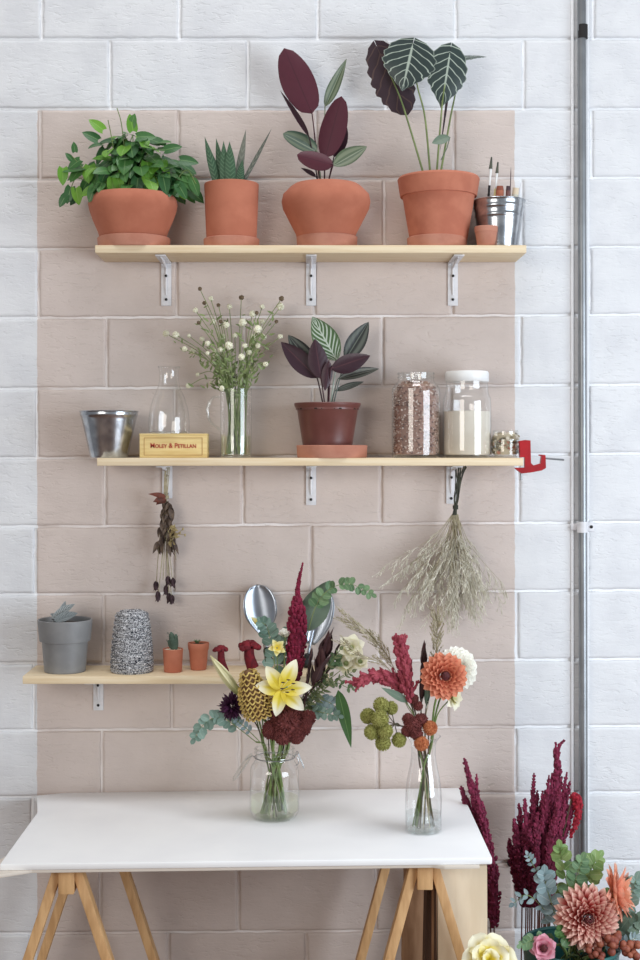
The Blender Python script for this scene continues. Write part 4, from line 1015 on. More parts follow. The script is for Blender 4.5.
def rose(mb, X, r, layers=((.3, 5, 75), (.6, 6, 55), (.9, 7, 30)), shape='heart', cup=-.5, wr=.9):
    mb.X = X
    for f, n, tilt in layers:
        for i in range(n):
            a = 2 * PI * i / n + f * 5 + R.uniform(-.1, .1); t_ = math.radians(tilt + R.uniform(-6, 6))
            d = V(math.cos(a) * math.cos(t_), math.sin(a) * math.cos(t_), math.sin(t_)); n_ = V(-math.cos(a) * math.sin(t_), -math.sin(a) * math.sin(t_), math.cos(t_))
            mb.leaf(V(math.cos(a), math.sin(a), 0) * r * .08, d, n_, r * (.55 + f * .5), r * wr, shape, cup=.25, curl=.4, nu=6, nv=4, rnd=R.random())
    mb.X = None
def dahlia(mb, X, r, rings, w=.34, shape='ovate', depth=.45):
    mb.X = X
    for k in range(rings):
        f = k / (rings - 1); n = int(9 + (12 if rings < 8 else 15) * f); tilt = math.radians(78 - 78 * f)
        for i in range(n):
            a = 2 * PI * (i + .5 * (k % 2)) / n + R.uniform(-.08, .08); t_ = tilt + R.uniform(-.1, .1)
            d = V(math.cos(a) * math.cos(t_), math.sin(a) * math.cos(t_), math.sin(t_)); n_ = V(-math.cos(a) * math.sin(t_), -math.sin(a) * math.sin(t_), math.cos(t_))
            L = r * (.30 + .32 * f)
            mb.leaf(V(math.cos(a), math.sin(a), 0) * r * (.05 + .38 * f) + V(0, 0, r * depth * (1 - f) * .4), d, n_, L, r * w * (.7 + .5 * f), shape, cup=.45, curl=-.15 + .3 * f, nu=6, nv=4, rnd=R.random())
    mb.X = None
def plush(mb, c, r, spikes=150, L=.22, w=.10):
    mb.ball(c, r * .86, 12, 8)
    for i in range(spikes):
        z = 1 - 2 * (i + .5) / spikes; a = i * 2.39996; q = math.sqrt(max(0, 1 - z * z)); d = V(q * math.cos(a), q * math.sin(a), z)
        d = (d + V(R.uniform(-.15, .15), R.uniform(-.15, .15), R.uniform(-.15, .15))).normalized()
        mb.tube([Vector(c) + d * r * .78, Vector(c) + d * r * (1 + L * R.uniform(.1, .9))], [r * w, r * w * .35], 4)
def amaranth(mb, pts, rad, n=240, br=.0045, long=1.3):
    q = crom(pts, 10); m = len(q)
    rd = lambda k: rad[min(len(rad) - 2, int(k * (len(rad) - 1)))] * (1 - (k * (len(rad) - 1)) % 1) + rad[min(len(rad) - 1, int(k * (len(rad) - 1)) + 1)] * ((k * (len(rad) - 1)) % 1) if k < 1 else rad[-1]
    mb.tube(q, [max(.001, rd(i / (m - 1)) * .75) for i in range(m)], 8)
    for i in range(n):
        k = R.random(); j = int(k * (m - 1)); a = q[j]; b = q[min(j + 1, m - 1)]; dd = (b - a).normalized() if (b - a).length > 1e-6 else V(0, 0, 1)
        o = V(R.gauss(0, 1), R.gauss(0, 1), R.gauss(0, 1)); o = (o - dd * o.dot(dd)).normalized()
        s = min(br, rd(k) * .5 + .0008) * R.uniform(.7, 1.25)
        mb.ball(a + o * rd(k) * R.uniform(.75, 1.0), s, 5, 4, (1, 1, long), orient((0, 0, 0), dd + o * .5).to_3x3(), .25)
def sprig(mbs, mbl, pts, L, shape='round', pairs=8, w=.85, start=.25, sr=.0012, face=(0, -1, .3)):
    q = crom(pts, 8); m = len(q); mbs.tube(q, [sr * (1.2 - .6 * i / m) for i in range(m)], 5)
    for k in range(pairs):
        u = start + (1 - start) * k / max(1, pairs - 1); j = min(m - 2, int(u * (m - 1))); d = (q[j + 1] - q[j]).normalized()
        sd = d.cross(V(*face)).normalized()
        for s in (-1, 1):
            l = L * R.uniform(.75, 1.1) * (1.1 - .45 * u)
            dd = sd * s * R.uniform(.6, 1) + d * R.uniform(.2, .8) + V(0, R.uniform(-.5, .2), R.uniform(-.2, .2))
            mbl.leaf(q[j], dd, V(*face) + V(R.uniform(-.6, .6), 0, R.uniform(-.3, .6)), l, l * w, shape, cup=.15, curl=.2, nu=6, nv=4)
    mbl.leaf(q[-1], q[-1] - q[-3], V(*face), L * .6, L * .4, shape, nu=5, nv=4)
def euca(vase, label, pts, L, m='euca', group=None, pairs=8, w=.85, shape='round', start=.25, sm='stem_pale'):
    H = pts[0]; P = vase.path(H, .01); t = thing('eucalyptus_sprig', label, 'foliage', P[0], group)
    a = MB(); b = MB(); q = crom(P, 6); a.tube(q, .0022, 6); sprig(a, b, pts, L, shape, pairs, w, start)
    a.build('stem', M[sm], t); b.build('leaves', M[m], t)

# ---- bouquet A (clip-top jar)
H = S(281, 690, -.41)
t, d = stemmed(JA, 'lily', 'open white lily with a yellow throat at the centre of the left bouquet', 'flower', H + V(.0, .02, -.005), .003, 'stem', FB)
fx = orient(H, V(.12, -1, .22)); mb = MB(); ax = V(.12, -1, .22).normalized()
right = V(1, .12, 0).normalized(); upv = right.cross(ax); upv = -upv if upv.z < 0 else upv
for (deg, L, w, tilt) in ((62, .092, .042, 24), (4, .084, .038, 26), (-42, .082, .040, 20), (-103, .072, .036, 26), (168, .070, .040, 20), (122, .076, .040, 28)):
    a = math.radians(deg); rad = right * math.cos(a) + upv * math.sin(a); ti = math.radians(tilt)
    dd = rad * math.cos(ti) + ax * math.sin(ti); nn = ax * math.cos(ti) - rad * math.sin(ti)
    mb.leaf(H, dd, nn, L, w, 'ovate', cup=.32, curl=.75, nu=14, nv=8, wave=.02, rnd=R.random())
mb.build('petals', M['lily'], t)
for k in range(6):
    a = k * PI / 3 + .4; rad = right * math.cos(a) + upv * math.sin(a); e = H + ax * .042 + rad * .016 + right * .014 + upv * .008
    mb = MB(); mb.tube(crom([H, H + ax * .025 + rad * .006, e], 4), .0009, 5); s_ = mb.build('stamen', M['yellowpet'], t)
    mb = MB(); mb.tube([e - right * .005 + upv * .001, e + ax * .001, e + right * .005], [.001, .0021, .001], 6); mb.build('anther', M['anther'], s_)
mb = MB(); mb.tube(crom([H, H + ax * .03, H + ax * .05 + right * .012 + upv * .006], 4), [.0014] * 8 + [.0024], 6); mb.build('pistil', M['stem_pale'], t)
b = S(241, 697, -.36); e = S(210, 655, -.38)
t, d = stemmed(JA, 'lily_bud', 'closed cream lily bud pointing up left beside the beehive ginger', 'flower', b, .0026, 'stem', FB)
mb = MB(); dd = (e - b)
for k in range(6):
    a = k * PI / 3; fr = orient((0, 0, 0), dd); n_ = fr.to_3x3() @ V(math.cos(a), math.sin(a), 0)
    mb.leaf(b + n_ * .006, dd.normalized() + n_ * .20, n_, dd.length, .028, 'ovate', cup=-.55, curl=.46, nu=10, nv=6)
mb.build('petals', M['lilybud'], t)
# beehive ginger
b = S(261, 716, -.375); e = S(247, 670, -.39); L = (e - b).length
t, d = stemmed(JA, 'beehive_ginger', 'honeycomb yellow beehive ginger cone left of the open lily', 'flower', b, .0045, 'stem', FB)
mb = MB(); fr = orient(b, e - b); mb.X = fr; core = MB(); core.X = fr
rf_ = lambda k: .044 * (.55 + .45 * math.sin(PI * min(1, k * 1.15 + .12)) ** .7) * (1 if k < .8 else math.sqrt(max(.04, 1 - ((k - .8) / .21) ** 2)))
core.lathe([(0, 0)] + [(rf_(i / 14) * .86, L * i / 14) for i in range(15)] + [(0, L * 1.0)], (0, 0, 0), 24)
rows = 11
for j in range(rows):
    k = (j + .4) / rows; rr = rf_(k); n = max(6, int(2 * PI * rr / .0145))
    for i in range(n):
        a = 2 * PI * (i + .5 * (j % 2)) / n; c = V(math.cos(a), math.sin(a), 0); tg = V(-math.sin(a), math.cos(a), 0)
        p = c * rr * .9 + V(0, 0, L * k); w_ = 2 * PI * rr / n * .52
        lip = [p - tg * w_ + V(0, 0, .0035), p + c * .006 - tg * w_ * .5 - V(0, 0, .001), p + c * .0085 - V(0, 0, .003), p + c * .006 + tg * w_ * .5 - V(0, 0, .001), p + tg * w_ + V(0, 0, .0035)]
        mb.tube(crom(lip, 3), .0021, 6)
mb.build('bracts', M['ginger'], t); core.build('cone', M['ginger_dk'], t)
# dark purple scabious
H = S(232, 706, -.37)
t, d = stemmed(JA, 'dark_dahlia', 'dark purple tufted flower at the left of the lily bouquet', 'flower', H, .002, 'stem_dark', FB)
mb = MB(); dahlia(mb, orient(H, V(-.4, -1, .2)), .036, 6, .22, 'lance', .8)
for k in range(70):
    o = V(R.gauss(0, 1), R.gauss(0, 1), R.gauss(0, 1)).normalized(); mb.leaf(H + o * .006, o, o.orthogonal(), R.uniform(.028, .042), .009, 'lance', cup=.3, nu=5, nv=2)
mb.build('petals', M['dkpurple'], t)
# maroon celosia
t, d = stemmed(JA, 'celosia', 'maroon-brown plush celosia cluster below the open lily', 'flower', S(287, 738, -.375), .004, 'stem', FB)
mb = MB()
for (px, py, r, y) in ((288, 725, 15, -.40), (272, 730, 10, -.395), (302, 728, 9, -.40), (308, 718, 8, -.385), (279, 716, 10, -.385), (293, 713, 11, -.375), (283, 736, 9, -.415), (296, 735, 9, -.41), (306, 725, 6, -.41)):
    plush(mb, S(px, py, y), LN(r, y), 320, .09, .10)
mb.build('plush_head', M['maroon'], t)
# cockscombs
for (px, py, sx, sy, r, lab) in ((249, 647, 253, 668, 11.5, 'dark red cockscomb flower with a mushroom-shaped cap above the ginger'), (221, 650, 225, 672, 8, 'small dark red cockscomb peeking behind the lily bud')):
    y = -.33; H = S(sx, sy, y); t, d = stemmed(JA, 'cockscomb', lab, 'flower', H, .002, 'stem', FB)
    mb = MB(); C = S(px, py, y); r_ = LN(r, y)
    mb.tube(crom([H, H.lerp(C, .5) + V(-.004, 0, 0), C], 6), [r_ * .55 - i * r_ * .01 for i in range(13)], 10)
    for k in range(50):
        a = R.uniform(0, 2 * PI); q = math.sqrt(R.random()); mb.ball(C + V(math.cos(a) * q * r_ * .85, math.sin(a) * q * r_ * .7, (1 - q * q) * r_ * .5 - .002), r_ * R.uniform(.2, .34), 7, 5, (1, 1, .8), None, .15)
    mb.build('comb', M['crimson'], t)
# amaranth
t, d = stemmed(JA, 'amaranth', 'tall crimson amaranth spike rising from the left bouquet', 'flower', S(294, 690, -.30), .003, 'stem', FB)
mb = MB(); amaranth(mb, [S(294, 682, -.30), S(296, 650, -.30), S(297, 618, -.30), S(297, 600, -.30), S(299, 580, -.30), S(303, 562, -.30)], [.016, .026, .027, .020, .0055, .0035, .0015], 480, .0052)
for k in range(9):
    a = S(296 + R.uniform(-3, 3), 675, -.30 + R.uniform(-.02, .02)); e = S(296 + R.uniform(-9, 9), R.uniform(602, 650), -.30 + R.uniform(-.02, .02)); amaranth(mb, [a, a.lerp(e, .5) + V((e.x - a.x) * .3, 0, 0), e], [.008, .008, .006, .003], 60, .004)
mb.build('flower_spike', M['amar'], t)
# yellow bud with dark tip, white bud, small yellow flower
H = S(251, 617, -.30); t, d = stemmed(JA, 'flower_bud', 'yellow flower bud with a dark tip in front of the oval trowel blade', 'flower', S(262, 626, -.29), .0016, 'stem_dark', FB)
mb = MB(); b = S(262, 626, -.29); mb.tube([b.lerp(H, i / 8) for i in range(9)], [.002, .006, .008, .0085, .008, .0065, .005, .003, .001], 9); mb.build('bud', M['yellowpet'], t)
mb = MB(); mb.tube([b + V(.014, 0, .003), b + V(.004, 0, .002), b + V(-.004, 0, .001)], [.003, .007, .003], 8); mb.build('calyx', M['straw_dk'], t)
H = S(285, 632, -.31); t, d = stemmed(JA, 'rose_bud', 'small white rosebud above the open lily', 'flower', H + V(0, 0, -.012), .0018, 'stem', FB)
mb = MB(); rose(mb, orient(H + V(0, 0, -.010), V(0, -.5, 1)), .021, ((.5, 5, 82), (.8, 6, 68), (.9, 5, 58)), wr=1.2); mb.build('petals', M['whitepet'], t)
H = S(277, 648, -.33); t, d = stemmed(JA, 'yellow_blossom', 'small pale yellow blossom just above the lily petals', 'flower', H + V(0, .01, -.004), .0015, 'stem', FB)
mb = MB(); rose(mb, orient(H, V(.2, -1, .4)), .024, ((.5, 5, 55), (.9, 5, 25)), wr=.7); mb.build('petals', M['yellowpet'], t)
# leucadendron
def leuca(vase, lab, base, tip, n, L, w, y, m='leuca', group=None, spread=.35):
    b = S(*base, y); e = S(*tip, y); t, d = stemmed(vase, 'leucadendron', lab, 'flower', b, .002, 'stem_dark', group)
    mb = MB(); ax = (e - b); D = ax.normalized(); mb.tube([b, b.lerp(e, .5), e - D * L * .6], .0018, 6)
    for k in range(n):
        u = k / n; p = b.lerp(e, u * .72); a = k * 2.4; fr = orient((0, 0, 0), D).to_3x3(); o = fr @ V(math.cos(a), math.sin(a), 0)
        mb.leaf(p, D + o * spread * (1.3 - u), o * -1 + D * .2, L * R.uniform(.8, 1.1), w * (.6 + .6 * u), 'lance', cup=.3, curl=-.25, nu=7, nv=4)
    mb.build('leaves', M[m], t)
leuca(JA, 'dark burgundy leucadendron with pointed leaves right of the amaranth', (312, 690), (330, 634), 14, .072, .036, -.345, group=FB, spread=.55)
leuca(JA, 'slender dark leucadendron close beside the amaranth spike', (304, 708), (313, 640), 20, .042, .010, -.34, group=FB)
leuca(JA, 'thin-leaved dark stem angled right behind the white blossoms', (318, 690), (343, 638), 14, .045, .009, -.30, group=FB)
# broad dark leaf + eucalyptus
t, d = stemmed(JA, 'broad_leaf', 'broad dark green leaf in front of the right trowel', 'foliage', S(303, 630, -.27), .002, 'stem', FB)
mb = MB(); b = S(303, 632, -.27); e = S(328, 581, -.28); mb.leaf(b, e - b, V(.2, -1, .15), (e - b).length, .080, 'ovate', cup=.15, nu=12, nv=6); mb.build('leaf', M['deep'], t)
t, d = stemmed(JA, 'long_leaf', 'long pointed green leaf hanging down at the right of the lily bouquet', 'foliage', S(338, 695, -.33), .0016, 'stem', FB)
mb = MB(); b = S(338, 690, -.33); e = S(341, 748, -.35); mb.leaf(b, V(.25, -.3, -1), V(.2, -1, .1), (e - b).length * 1.02, LN(13, -.34), 'lance', fold=.15, curl=.15, nu=12, nv=4); mb.build('leaf', M['green'], t)
euca(JA, 'eucalyptus sprig arching out over the white blossoms at the top right', [S(306, 640, -.29), S(316, 606, -.30), S(330, 589, -.30), S(350, 584, -.30), S(371, 594, -.30)], .030, 'euca_g', FB, 11, .8)
euca(JA, 'grey-green eucalyptus sprig drooping out at the left of the jar', [S(256, 742, -.34), S(238, 728, -.35), S(222, 718, -.36), S(206, 722, -.36), S(195, 738, -.36)], .034, 'euca', FB, 10, .85, start=.3)
euca(JA, 'short grey eucalyptus sprig just left of the jar mouth', [S(262, 744, -.35), S(246, 728, -.37), S(236, 720, -.37)], .020, 'euca_b', FB, 5, .6, start=.4)
euca(JA, 'eucalyptus sprig standing up behind the open lily', [S(277, 690, -.29), S(274, 660, -.29), S(268, 630, -.29), S(262, 622, -.30)], .036, 'euca', FB, 9, .8, start=.2)
euca(JA, 'eucalyptus sprig rising between the lily and the amaranth', [S(284, 690, -.28), S(284, 655, -.28), S(288, 628, -.28)], .034, 'euca', FB, 7, .8, start=.3)
euca(JA, 'blue-grey eucalyptus sprig hanging at the right of the maroon celosia', [S(302, 712, -.32), S(318, 700, -.33), S(332, 704, -.34), S(345, 716, -.34)], .030, 'euca_b', FB, 8, .7, start=.2)
euca(JA, 'blue-grey eucalyptus sprig above the hanging long leaf', [S(304, 708, -.33), S(320, 712, -.35), S(338, 716, -.36)], .028, 'euca', FB, 7, .7, start=.3)
euca(JA, 'fine leafy sprig reaching right under the white blossoms', [S(308, 700, -.31), S(330, 682, -.31), S(350, 688, -.31), S(362, 682, -.31)], .020, 'euca_g', FB, 9, .6, shape='ovate')
for i_, (tx, ty, mid, lab) in enumerate(((352, 672, (326, 688), 'thin olive-green sprig under the cream blossoms'), (340, 650, (318, 682), 'thin olive-green sprig between the dark leucadendron and the cream blossoms'), (330, 676, (314, 696), 'short olive-green sprig right of the lily petals'))):
    euca(JA, lab, [S(302, 712, -.33), S(*mid, -.34), S(tx, ty, -.34)], .026, 'olivesprig', FB, 9, .34, shape='lance', start=.15)
# white blossoms
for (px, py, r, lab) in ((351, 648, 14, 'cream blossom, the upper one at the right of the lily bouquet'), (346, 664, 12, 'cream blossom with a green centre, below the upper cream one'), (360, 662, 9, 'small cream blossom next to the red foxtail amaranth')):
    H = S(px, py, -.31); t, d = stemmed(JA, 'cream_blossom', lab, 'flower', H + V(0, .008, -.006), .0014, 'stem_pale', FB)
    mb = MB(); rose(mb, orient(H, V(.1, -1, .45)), LN(r, -.31), ((.4, 5, 60), (.9, 6, 22)), wr=1.0); mb.build('petals', M['cream'], t)
    mb = MB(); mb.ball(H + V(0, -.008, .003), .006, 8, 6); mb.build('flower_centre', M['stem_pale'], t)
H = S(335, 661, -.32); t, d = stemmed(JA, 'green_blossom', 'green hellebore-like blossom left of the cream ones', 'flower', H + V(0, .008, -.004), .0014, 'stem_pale', FB)
mb = MB(); rose(mb, orient(H, V(-.2, -1, .3)), LN(9, -.32), ((.5, 4, 50), (.9, 5, 20)), wr=.8); mb.build('petals', M['euca_g'], t)
# ---- bouquet B (milk bottle)
def foxtail(lab, P, rad, y):
    pts = [S(a, b, y) for a, b in P]; t, d = stemmed(JB, 'foxtail_amaranth', lab, 'flower', pts[0], .0022, 'stem_dark', FC)
    mb = MB(); amaranth(mb, pts, rad, 130, .005, 1.6); q = crom(pts, 8)
    for k in range(58):
        u = R.uniform(.1, 1); j = min(len(q) - 2, int(u * (len(q) - 1))); dd = (q[j + 1] - q[j]).normalized(); o = V(R.gauss(0, 1), R.gauss(0, 1), R.gauss(0, 1)); o = (o - dd * o.dot(dd)).normalized()
        L = R.uniform(.018, .034) * (1.1 - .4 * u); e = q[j] + o * L * .8 + dd * L * .9
        mb.tube([q[j] + o * .004, q[j].lerp(e, .5) + o * .003, e], [.0035, .0048, .0018], 6)
        for z_ in range(4): mb.ball(q[j].lerp(e, R.uniform(.4, 1)) + V(R.uniform(-.003, .003), R.uniform(-.003, .003), R.uniform(-.003, .003)), .0036, 5, 4, (1, 1, 1.5))
    mb.build('flower_spike', M['foxtail'], t)
foxtail('red foxtail amaranth lying out to the left of the dahlia bouquet', [(404, 690), (390, 679), (372, 677), (352, 685)], [.009, .016, .016, .012, .004], -.45)
foxtail('red foxtail amaranth standing upright left of the orange dahlia', [(411, 700), (407, 675), (402, 655), (399, 638)], [.008, .015, .018, .014, .006], -.47)
# grasses
def plume(lab, P, n, L, y, m='straw', spread=.5):
    pts = [S(a, b, y) for a, b in P]; t, d = stemmed(JB, 'grass_plume', lab, 'dried grass', pts[0], .0011, 'straw', FC)
    mb = MB(); q = crom(pts, 8); mb.tube(q, .001, 4)
    for k in range(n):
        u = R.uniform(.35, 1); j = min(len(q) - 2, int(u * (len(q) - 1))); dd = (q[j + 1] - q[j]).normalized(); o = V(R.gauss(0, 1), R.gauss(0, 1) * .6, R.gauss(0, 1)).normalized()
        l = L * R.uniform(.5, 1); e = q[j] + dd * l * .8 + o * l * spread; mid = q[j].lerp(e, .5) + o * l * .06
        mb.tube([q[j], mid, e], [.0007, .0006, .0004], 3)
        for z_ in range(3): mb.ball(q[j].lerp(e, R.uniform(.5, 1)), .0014, 4, 3, (1, 1, 2), orient((0, 0, 0), dd).to_3x3())
    mb.build('plume', M[m], t)
plume('feathery straw grass plume reaching up left from the milk bottle', [(408, 705), (394, 668), (374, 640), (344, 618)], 130, .055, -.44, 'straw', .35)
plume('second straw grass plume just below the longer one, pointing left', [(408, 708), (388, 668), (362, 656), (340, 640)], 36, .05, -.45, 'straw', .3)
plume('upright straw grass tuft behind the orange dahlia', [(428, 705), (435, 665), (437, 635), (437, 618)], 130, .042, -.42, 'straw', .55)
# dark leaves
leuca(JB, 'dark narrow-leaved stem between the foxtail and the dahlia', (421, 706), (425, 640), 18, .060, .017, -.45, 'leuca', FC, .25)
leuca(JB, 'deep green leafy stem just left of the orange dahlia', (426, 708), (430, 655), 14, .050, .020, -.46, 'deep', FC, .3)
t, d = stemmed(JB, 'long_leaf', 'narrow green leaf pointing left above the olive balls', 'foliage', S(406, 702, -.47), .0016, 'stem', FC)
mb = MB(); b = S(408, 702, -.47); e = S(382, 687, -.48); mb.leaf(b, e - b, V(0, -1, .6), (e - b).length, .022, 'lance', cup=.2, curl=.15); mb.build('leaf', M['deep'], t)
# dahlias
H = S(458, 668, -.45); t, d = stemmed(JB, 'dahlia', 'white dahlia half hidden behind the orange dahlia', 'flower', H + V(-.004, .015, -.01), .0026, 'stem', FC)
mb = MB(); dahlia(mb, orient(H, V(.35, -1, .35)), .056, 5, .42); mb.build('petals', M['whitepet'], t)
H = S(444, 676, -.50); t, d = stemmed(JB, 'dahlia', 'orange dahlia facing out at the right of the milk bottle bouquet', 'flower', H + V(0, .016, -.01), .003, 'stem', FC)
mb = MB(); dahlia(mb, orient(H, V(.1, -1, .15)), .060, 6, .36); mb.build('petals', M['orange'], t)
mb = MB(); mb.ball(H + V(.002, -.022, .005), .011, 10, 7, (1, .8, 1), None, .3); mb.build('flower_centre', M['darkcentre'], t)
H = S(453, 698, -.46); t, d = stemmed(JB, 'white_blossom', 'small cream-white blossom just under the orange dahlia', 'flower', H + V(-.01, .006, -.006), .0018, 'stem', FC)
mb = MB(); rose(mb, orient(H, V(.9, -.8, .3)), .032, ((.4, 5, 60), (.9, 7, 15)), wr=.9); mb.build('petals', M['cream'], t)
# olive plush balls
t, d = stemmed(JB, 'plush_ball_stem', 'branch of olive green plush balls at the left of the milk bottle', 'flower', S(401, 726, -.49), .0022, 'stem_dark', FC)
br = MB()
for i, (px, py, r, y) in enumerate(((381, 705, 8, -.50), (368, 716, 8, -.50), (380, 719, 9, -.525), (372, 732, 8, -.515), (385, 731, 8, -.525), (383, 743, 8, -.51), (399, 740, 7.5, -.50), (391, 708, 7, -.485))):
    c = S(px, py, y); mb = MB(); plush(mb, c, LN(r, y), 300, .07, .09); mb.build('plush_ball', M['olive'], t)
    br.tube(crom([S(401, 726, -.49), S(395, 724, -.495), c], 4), .0013, 5)
br.build('branch', M['stem_dark'], t)
t, d = stemmed(JB, 'celosia', 'maroon-brown plush celosia just above the milk bottle mouth', 'flower', S(416, 738, -.475), .003, 'stem_dark', FC)
mb = MB()
for (px, py, r, y) in ((413, 726, 9, -.50), (408, 719, 6, -.49), (421, 720, 7, -.49), (416, 733, 7, -.505), (407, 731, 6, -.50), (414, 699, 5, -.47), (418, 706, 5, -.47)): plush(mb, S(px, py, y), LN(r, y), 200, .10, .11)
mb.build('plush_head', M['maroon'], t)
for (px, py, y, lab) in ((430, 728, -.50, 'orange-brown plush ball right of the maroon celosia'), (421.5, 743.5, -.515, 'orange-brown plush ball hanging over the milk bottle mouth')):
    H = S(px, py, y); t, d = stemmed(JB, 'plush_ball_stem', lab, 'flower', H + V(0, .012, -.006) if py < 735 else H + V(0, .016, .01), .0018, 'stem_dark', FC)
    mb = MB(); plush(mb, H, LN(7.5, y), 300, .07, .09); mb.build('plush_ball', M['orangeball'], t)

# ------------------------------------------------------------------ amaranth standing by the wall
def ama_stem(lab, base, P, y, rad, m='amar2', n=170, group='purple amaranth by the wall', side=5):
    b = S(*base, y); b.z = .02
    pts = [S(a, c, y + dy) for a, c, dy in P]
    t = thing('amaranth', lab, 'flower', (b.x, b.y, 0), group)
    mb = MB(); mb.tube(crom([b, b.lerp(pts[0], .6), pts[0]], 5), .0022, 6); mb.build('stem', M['stem_red'], t)
    mb = MB(); amaranth(mb, pts, rad, n, .0042, 1.6); q = crom(pts, 8)
    for k in range(side):
        j = R.randrange(2, int(len(q) * .62)); a = q[j]; dx = R.uniform(-.02, .02); e = a + V(dx, R.uniform(-.015, .015), R.uniform(.05, .10)); amaranth(mb, [a, a.lerp(e, .5) + V(dx * .3, 0, 0), e], [.006, .006, .005, .002], 36, .0034, 1.6)
    mb.build('flower_spike', M[m], t)
LB = 'mid-height purple amaranth spike without a bare tip in the wall bunch'
ama_stem('tall purple amaranth spike leaning left beside the table, its tip bare', (496, 1000), [(490, 915, 0), (486, 860, 0), (480, 815, 0), (471, 785, 0), (464, 758, 0)], -.22, [.012, .02, .022, .018, .010, .0055, .004], n=330, side=9)
ama_stem('shorter purple amaranth close behind the right table edge', (492, 1000), [(486, 900, 0), (478, 850, 0), (470, 815, 0), (461, 786, 0)], -.20, [.012, .018, .014, .008, .004], n=220, side=4)
ama_stem('purple amaranth nearest the table, lowest of its leaning group', (498, 1000), [(494, 925, 0), (493, 880, 0), (486, 840, 0), (478, 800, 0)], -.24, [.012, .018, .018, .010, .005], n=240, side=4)
specs = [((536, 1000), [(540, 890, 0), (548, 840, 0), (555, 795, 0), (557, 772, 0), (557, 756, 0), (560, 745, 0), (565, 740, 0)], [.010, .016, .018, .012, .004, .003, .002], 'tallest purple amaranth spike with a hooked bare tip beside the pipe'),
         ((530, 1000), [(532, 890, 0), (533, 840, 0), (533, 805, 0), (534, 773, 0)], [.010, .016, .014, .0045, .003], 'purple amaranth with a straight bare tip in the middle of the wall bunch')]
for base, P, rad, lab in specs: ama_stem(lab, base, P, -.17, rad, n=300, side=8)
for i, (tx, ty, bx, y) in enumerate(((509, 838, 520, -.16), (514, 818, 524, -.19), (519, 803, 526, -.14), (525, 798, 530, -.20), (541, 800, 536, -.13), (549, 775, 540, -.20), (553, 782, 542, -.14), (567, 772, 544, -.18), (570, 781, 546, -.15), (574, 795, 548, -.19), (545, 790, 538, -.16), (560, 790, 543, -.22), (538, 812, 533, -.22), (530, 815, 528, -.15), (565, 800, 546, -.21))):
    ama_stem(LB, (bx, 1000), [(bx + 2, 905, 0), (bx + (tx - bx) * .35, 905 - (905 - ty) * .45, 0), (bx + (tx - bx) * .75, 905 - (905 - ty) * .75, 0), (tx, ty, 0)], y, [.008, .011, .012, .008, .003], n=150, side=4)
t = thing('hanging_amaranth', 'bright crimson amaranth tassel at the right of the wall bunch by the pipe', 'flower', S(575, 795, -.2))
mb = MB(); amaranth(mb, [S(572, 796, -.2), S(577, 800, -.2), S(577, 820, -.2), S(570, 838, -.2)], [.008, .012, .012, .008, .004], 130, .0042); mb.build('flower_spike', M['amar_red'], t)
mb = MB(); mb.tube(crom([S(572, 797, -.2), S(560, 850, -.2), S(548, 930, -.2), V(XX(545, -.2), -.2, .03)], 6), .0022, 6); mb.build('stem', M['stem_dark'], t)
# container for the wall bunch
# ------------------------------------------------------------------ flower bucket
yK = -.38; cxk = 571; xk = XX(cxk, yK); zk = ZZ(942, yK); rk = LN(49, yK)
t = thing('flower_bucket', 'tall teal plastic bucket full of cut flowers on the floor', 'bucket', (xk, yK, 0))
mb = MB(); mb.lathe([(0, .002), (rk * .72, .002), (rk * .74, .006), (rk * .97, zk - .012), (rk * .94, zk - .012), (rk * .71, .01), (0, .01)], (xk, yK, 0), 56); mb.build('bucket_body', M['teal'], t)
mb = MB(); mb.lathe([(rk + .004 * math.cos(a) - .003, zk - .008 + .006 * math.sin(a)) for a in [2 * PI * i / 10 for i in range(11)]], (xk, yK, 0), 56); mb.build('rim', M['teal'], t)
JK = Vase(xk, yK, .012, zk - .01, rk * .75, rk * .5, cxk); FK = 'cut flowers in the teal bucket'
H = S(587, 917, yK - .07); t, d = stemmed(JK, 'dahlia', 'large coral dahlia with pale petal tips facing out of the bucket', 'flower', H + V(0, .03, -.02), .004, 'stem', FK)
mb = MB(); dahlia(mb, orient(H, V(-.05, -1, .12)), LN(32.5, yK - .05), 11, .20, 'oblong', .6); mb.build('petals', M['coral'], t)
mb = MB()
for k in range(40): o = V(R.gauss(0, 1), R.gauss(0, 1), R.gauss(0, 1)).normalized(); mb.ball(H + V(-.002, -.036, .008) + o * .009, .0035, 5, 4)
mb.build('flower_centre', M['darkcentre'], t)
H = S(611, 893, yK - .02); t, d = stemmed(JK, 'dahlia', 'coral dahlia seen from the side behind the large one', 'flower', H + V(-.012, .01, -.004), .0035, 'stem', FK)
ax = V(.9, -.28, .12).normalized(); ux = ax.cross(V(0, 0, 1)).normalized(); uz = ux.cross(ax); mb = MB()
for (n, ti, L, w) in ((12, 84, .068, .034), (12, 66, .076, .034), (11, 46, .076, .030), (9, 26, .070, .028)):
    for k in range(n):
        a = 2 * PI * k / n + ti + R.uniform(-.1, .1); rad = ux * math.cos(a) + uz * math.sin(a); tr = math.radians(ti + R.uniform(-4, 4))
        mb.leaf(H + rad * .006, ax * math.cos(tr) + rad * math.sin(tr), ax * math.sin(tr) - rad * math.cos(tr), L, w, 'oblong', cup=.35, curl=.25, nu=8, nv=4)
mb.build('petals', M['coral_side'], t)
mb = MB(); mb.ball(H + V(-.010, -.004, .002), .014, 10, 7, (.7, 1, 1)); mb.build('calyx', M['green'], t)
H = S(543, 948, yK - .10); t, d = stemmed(JK, 'pink_blossom', 'pink blossom with a dark red centre at the left rim of the bucket', 'flower', H + V(.0, .02, -.02), .0028, 'stem', FK)
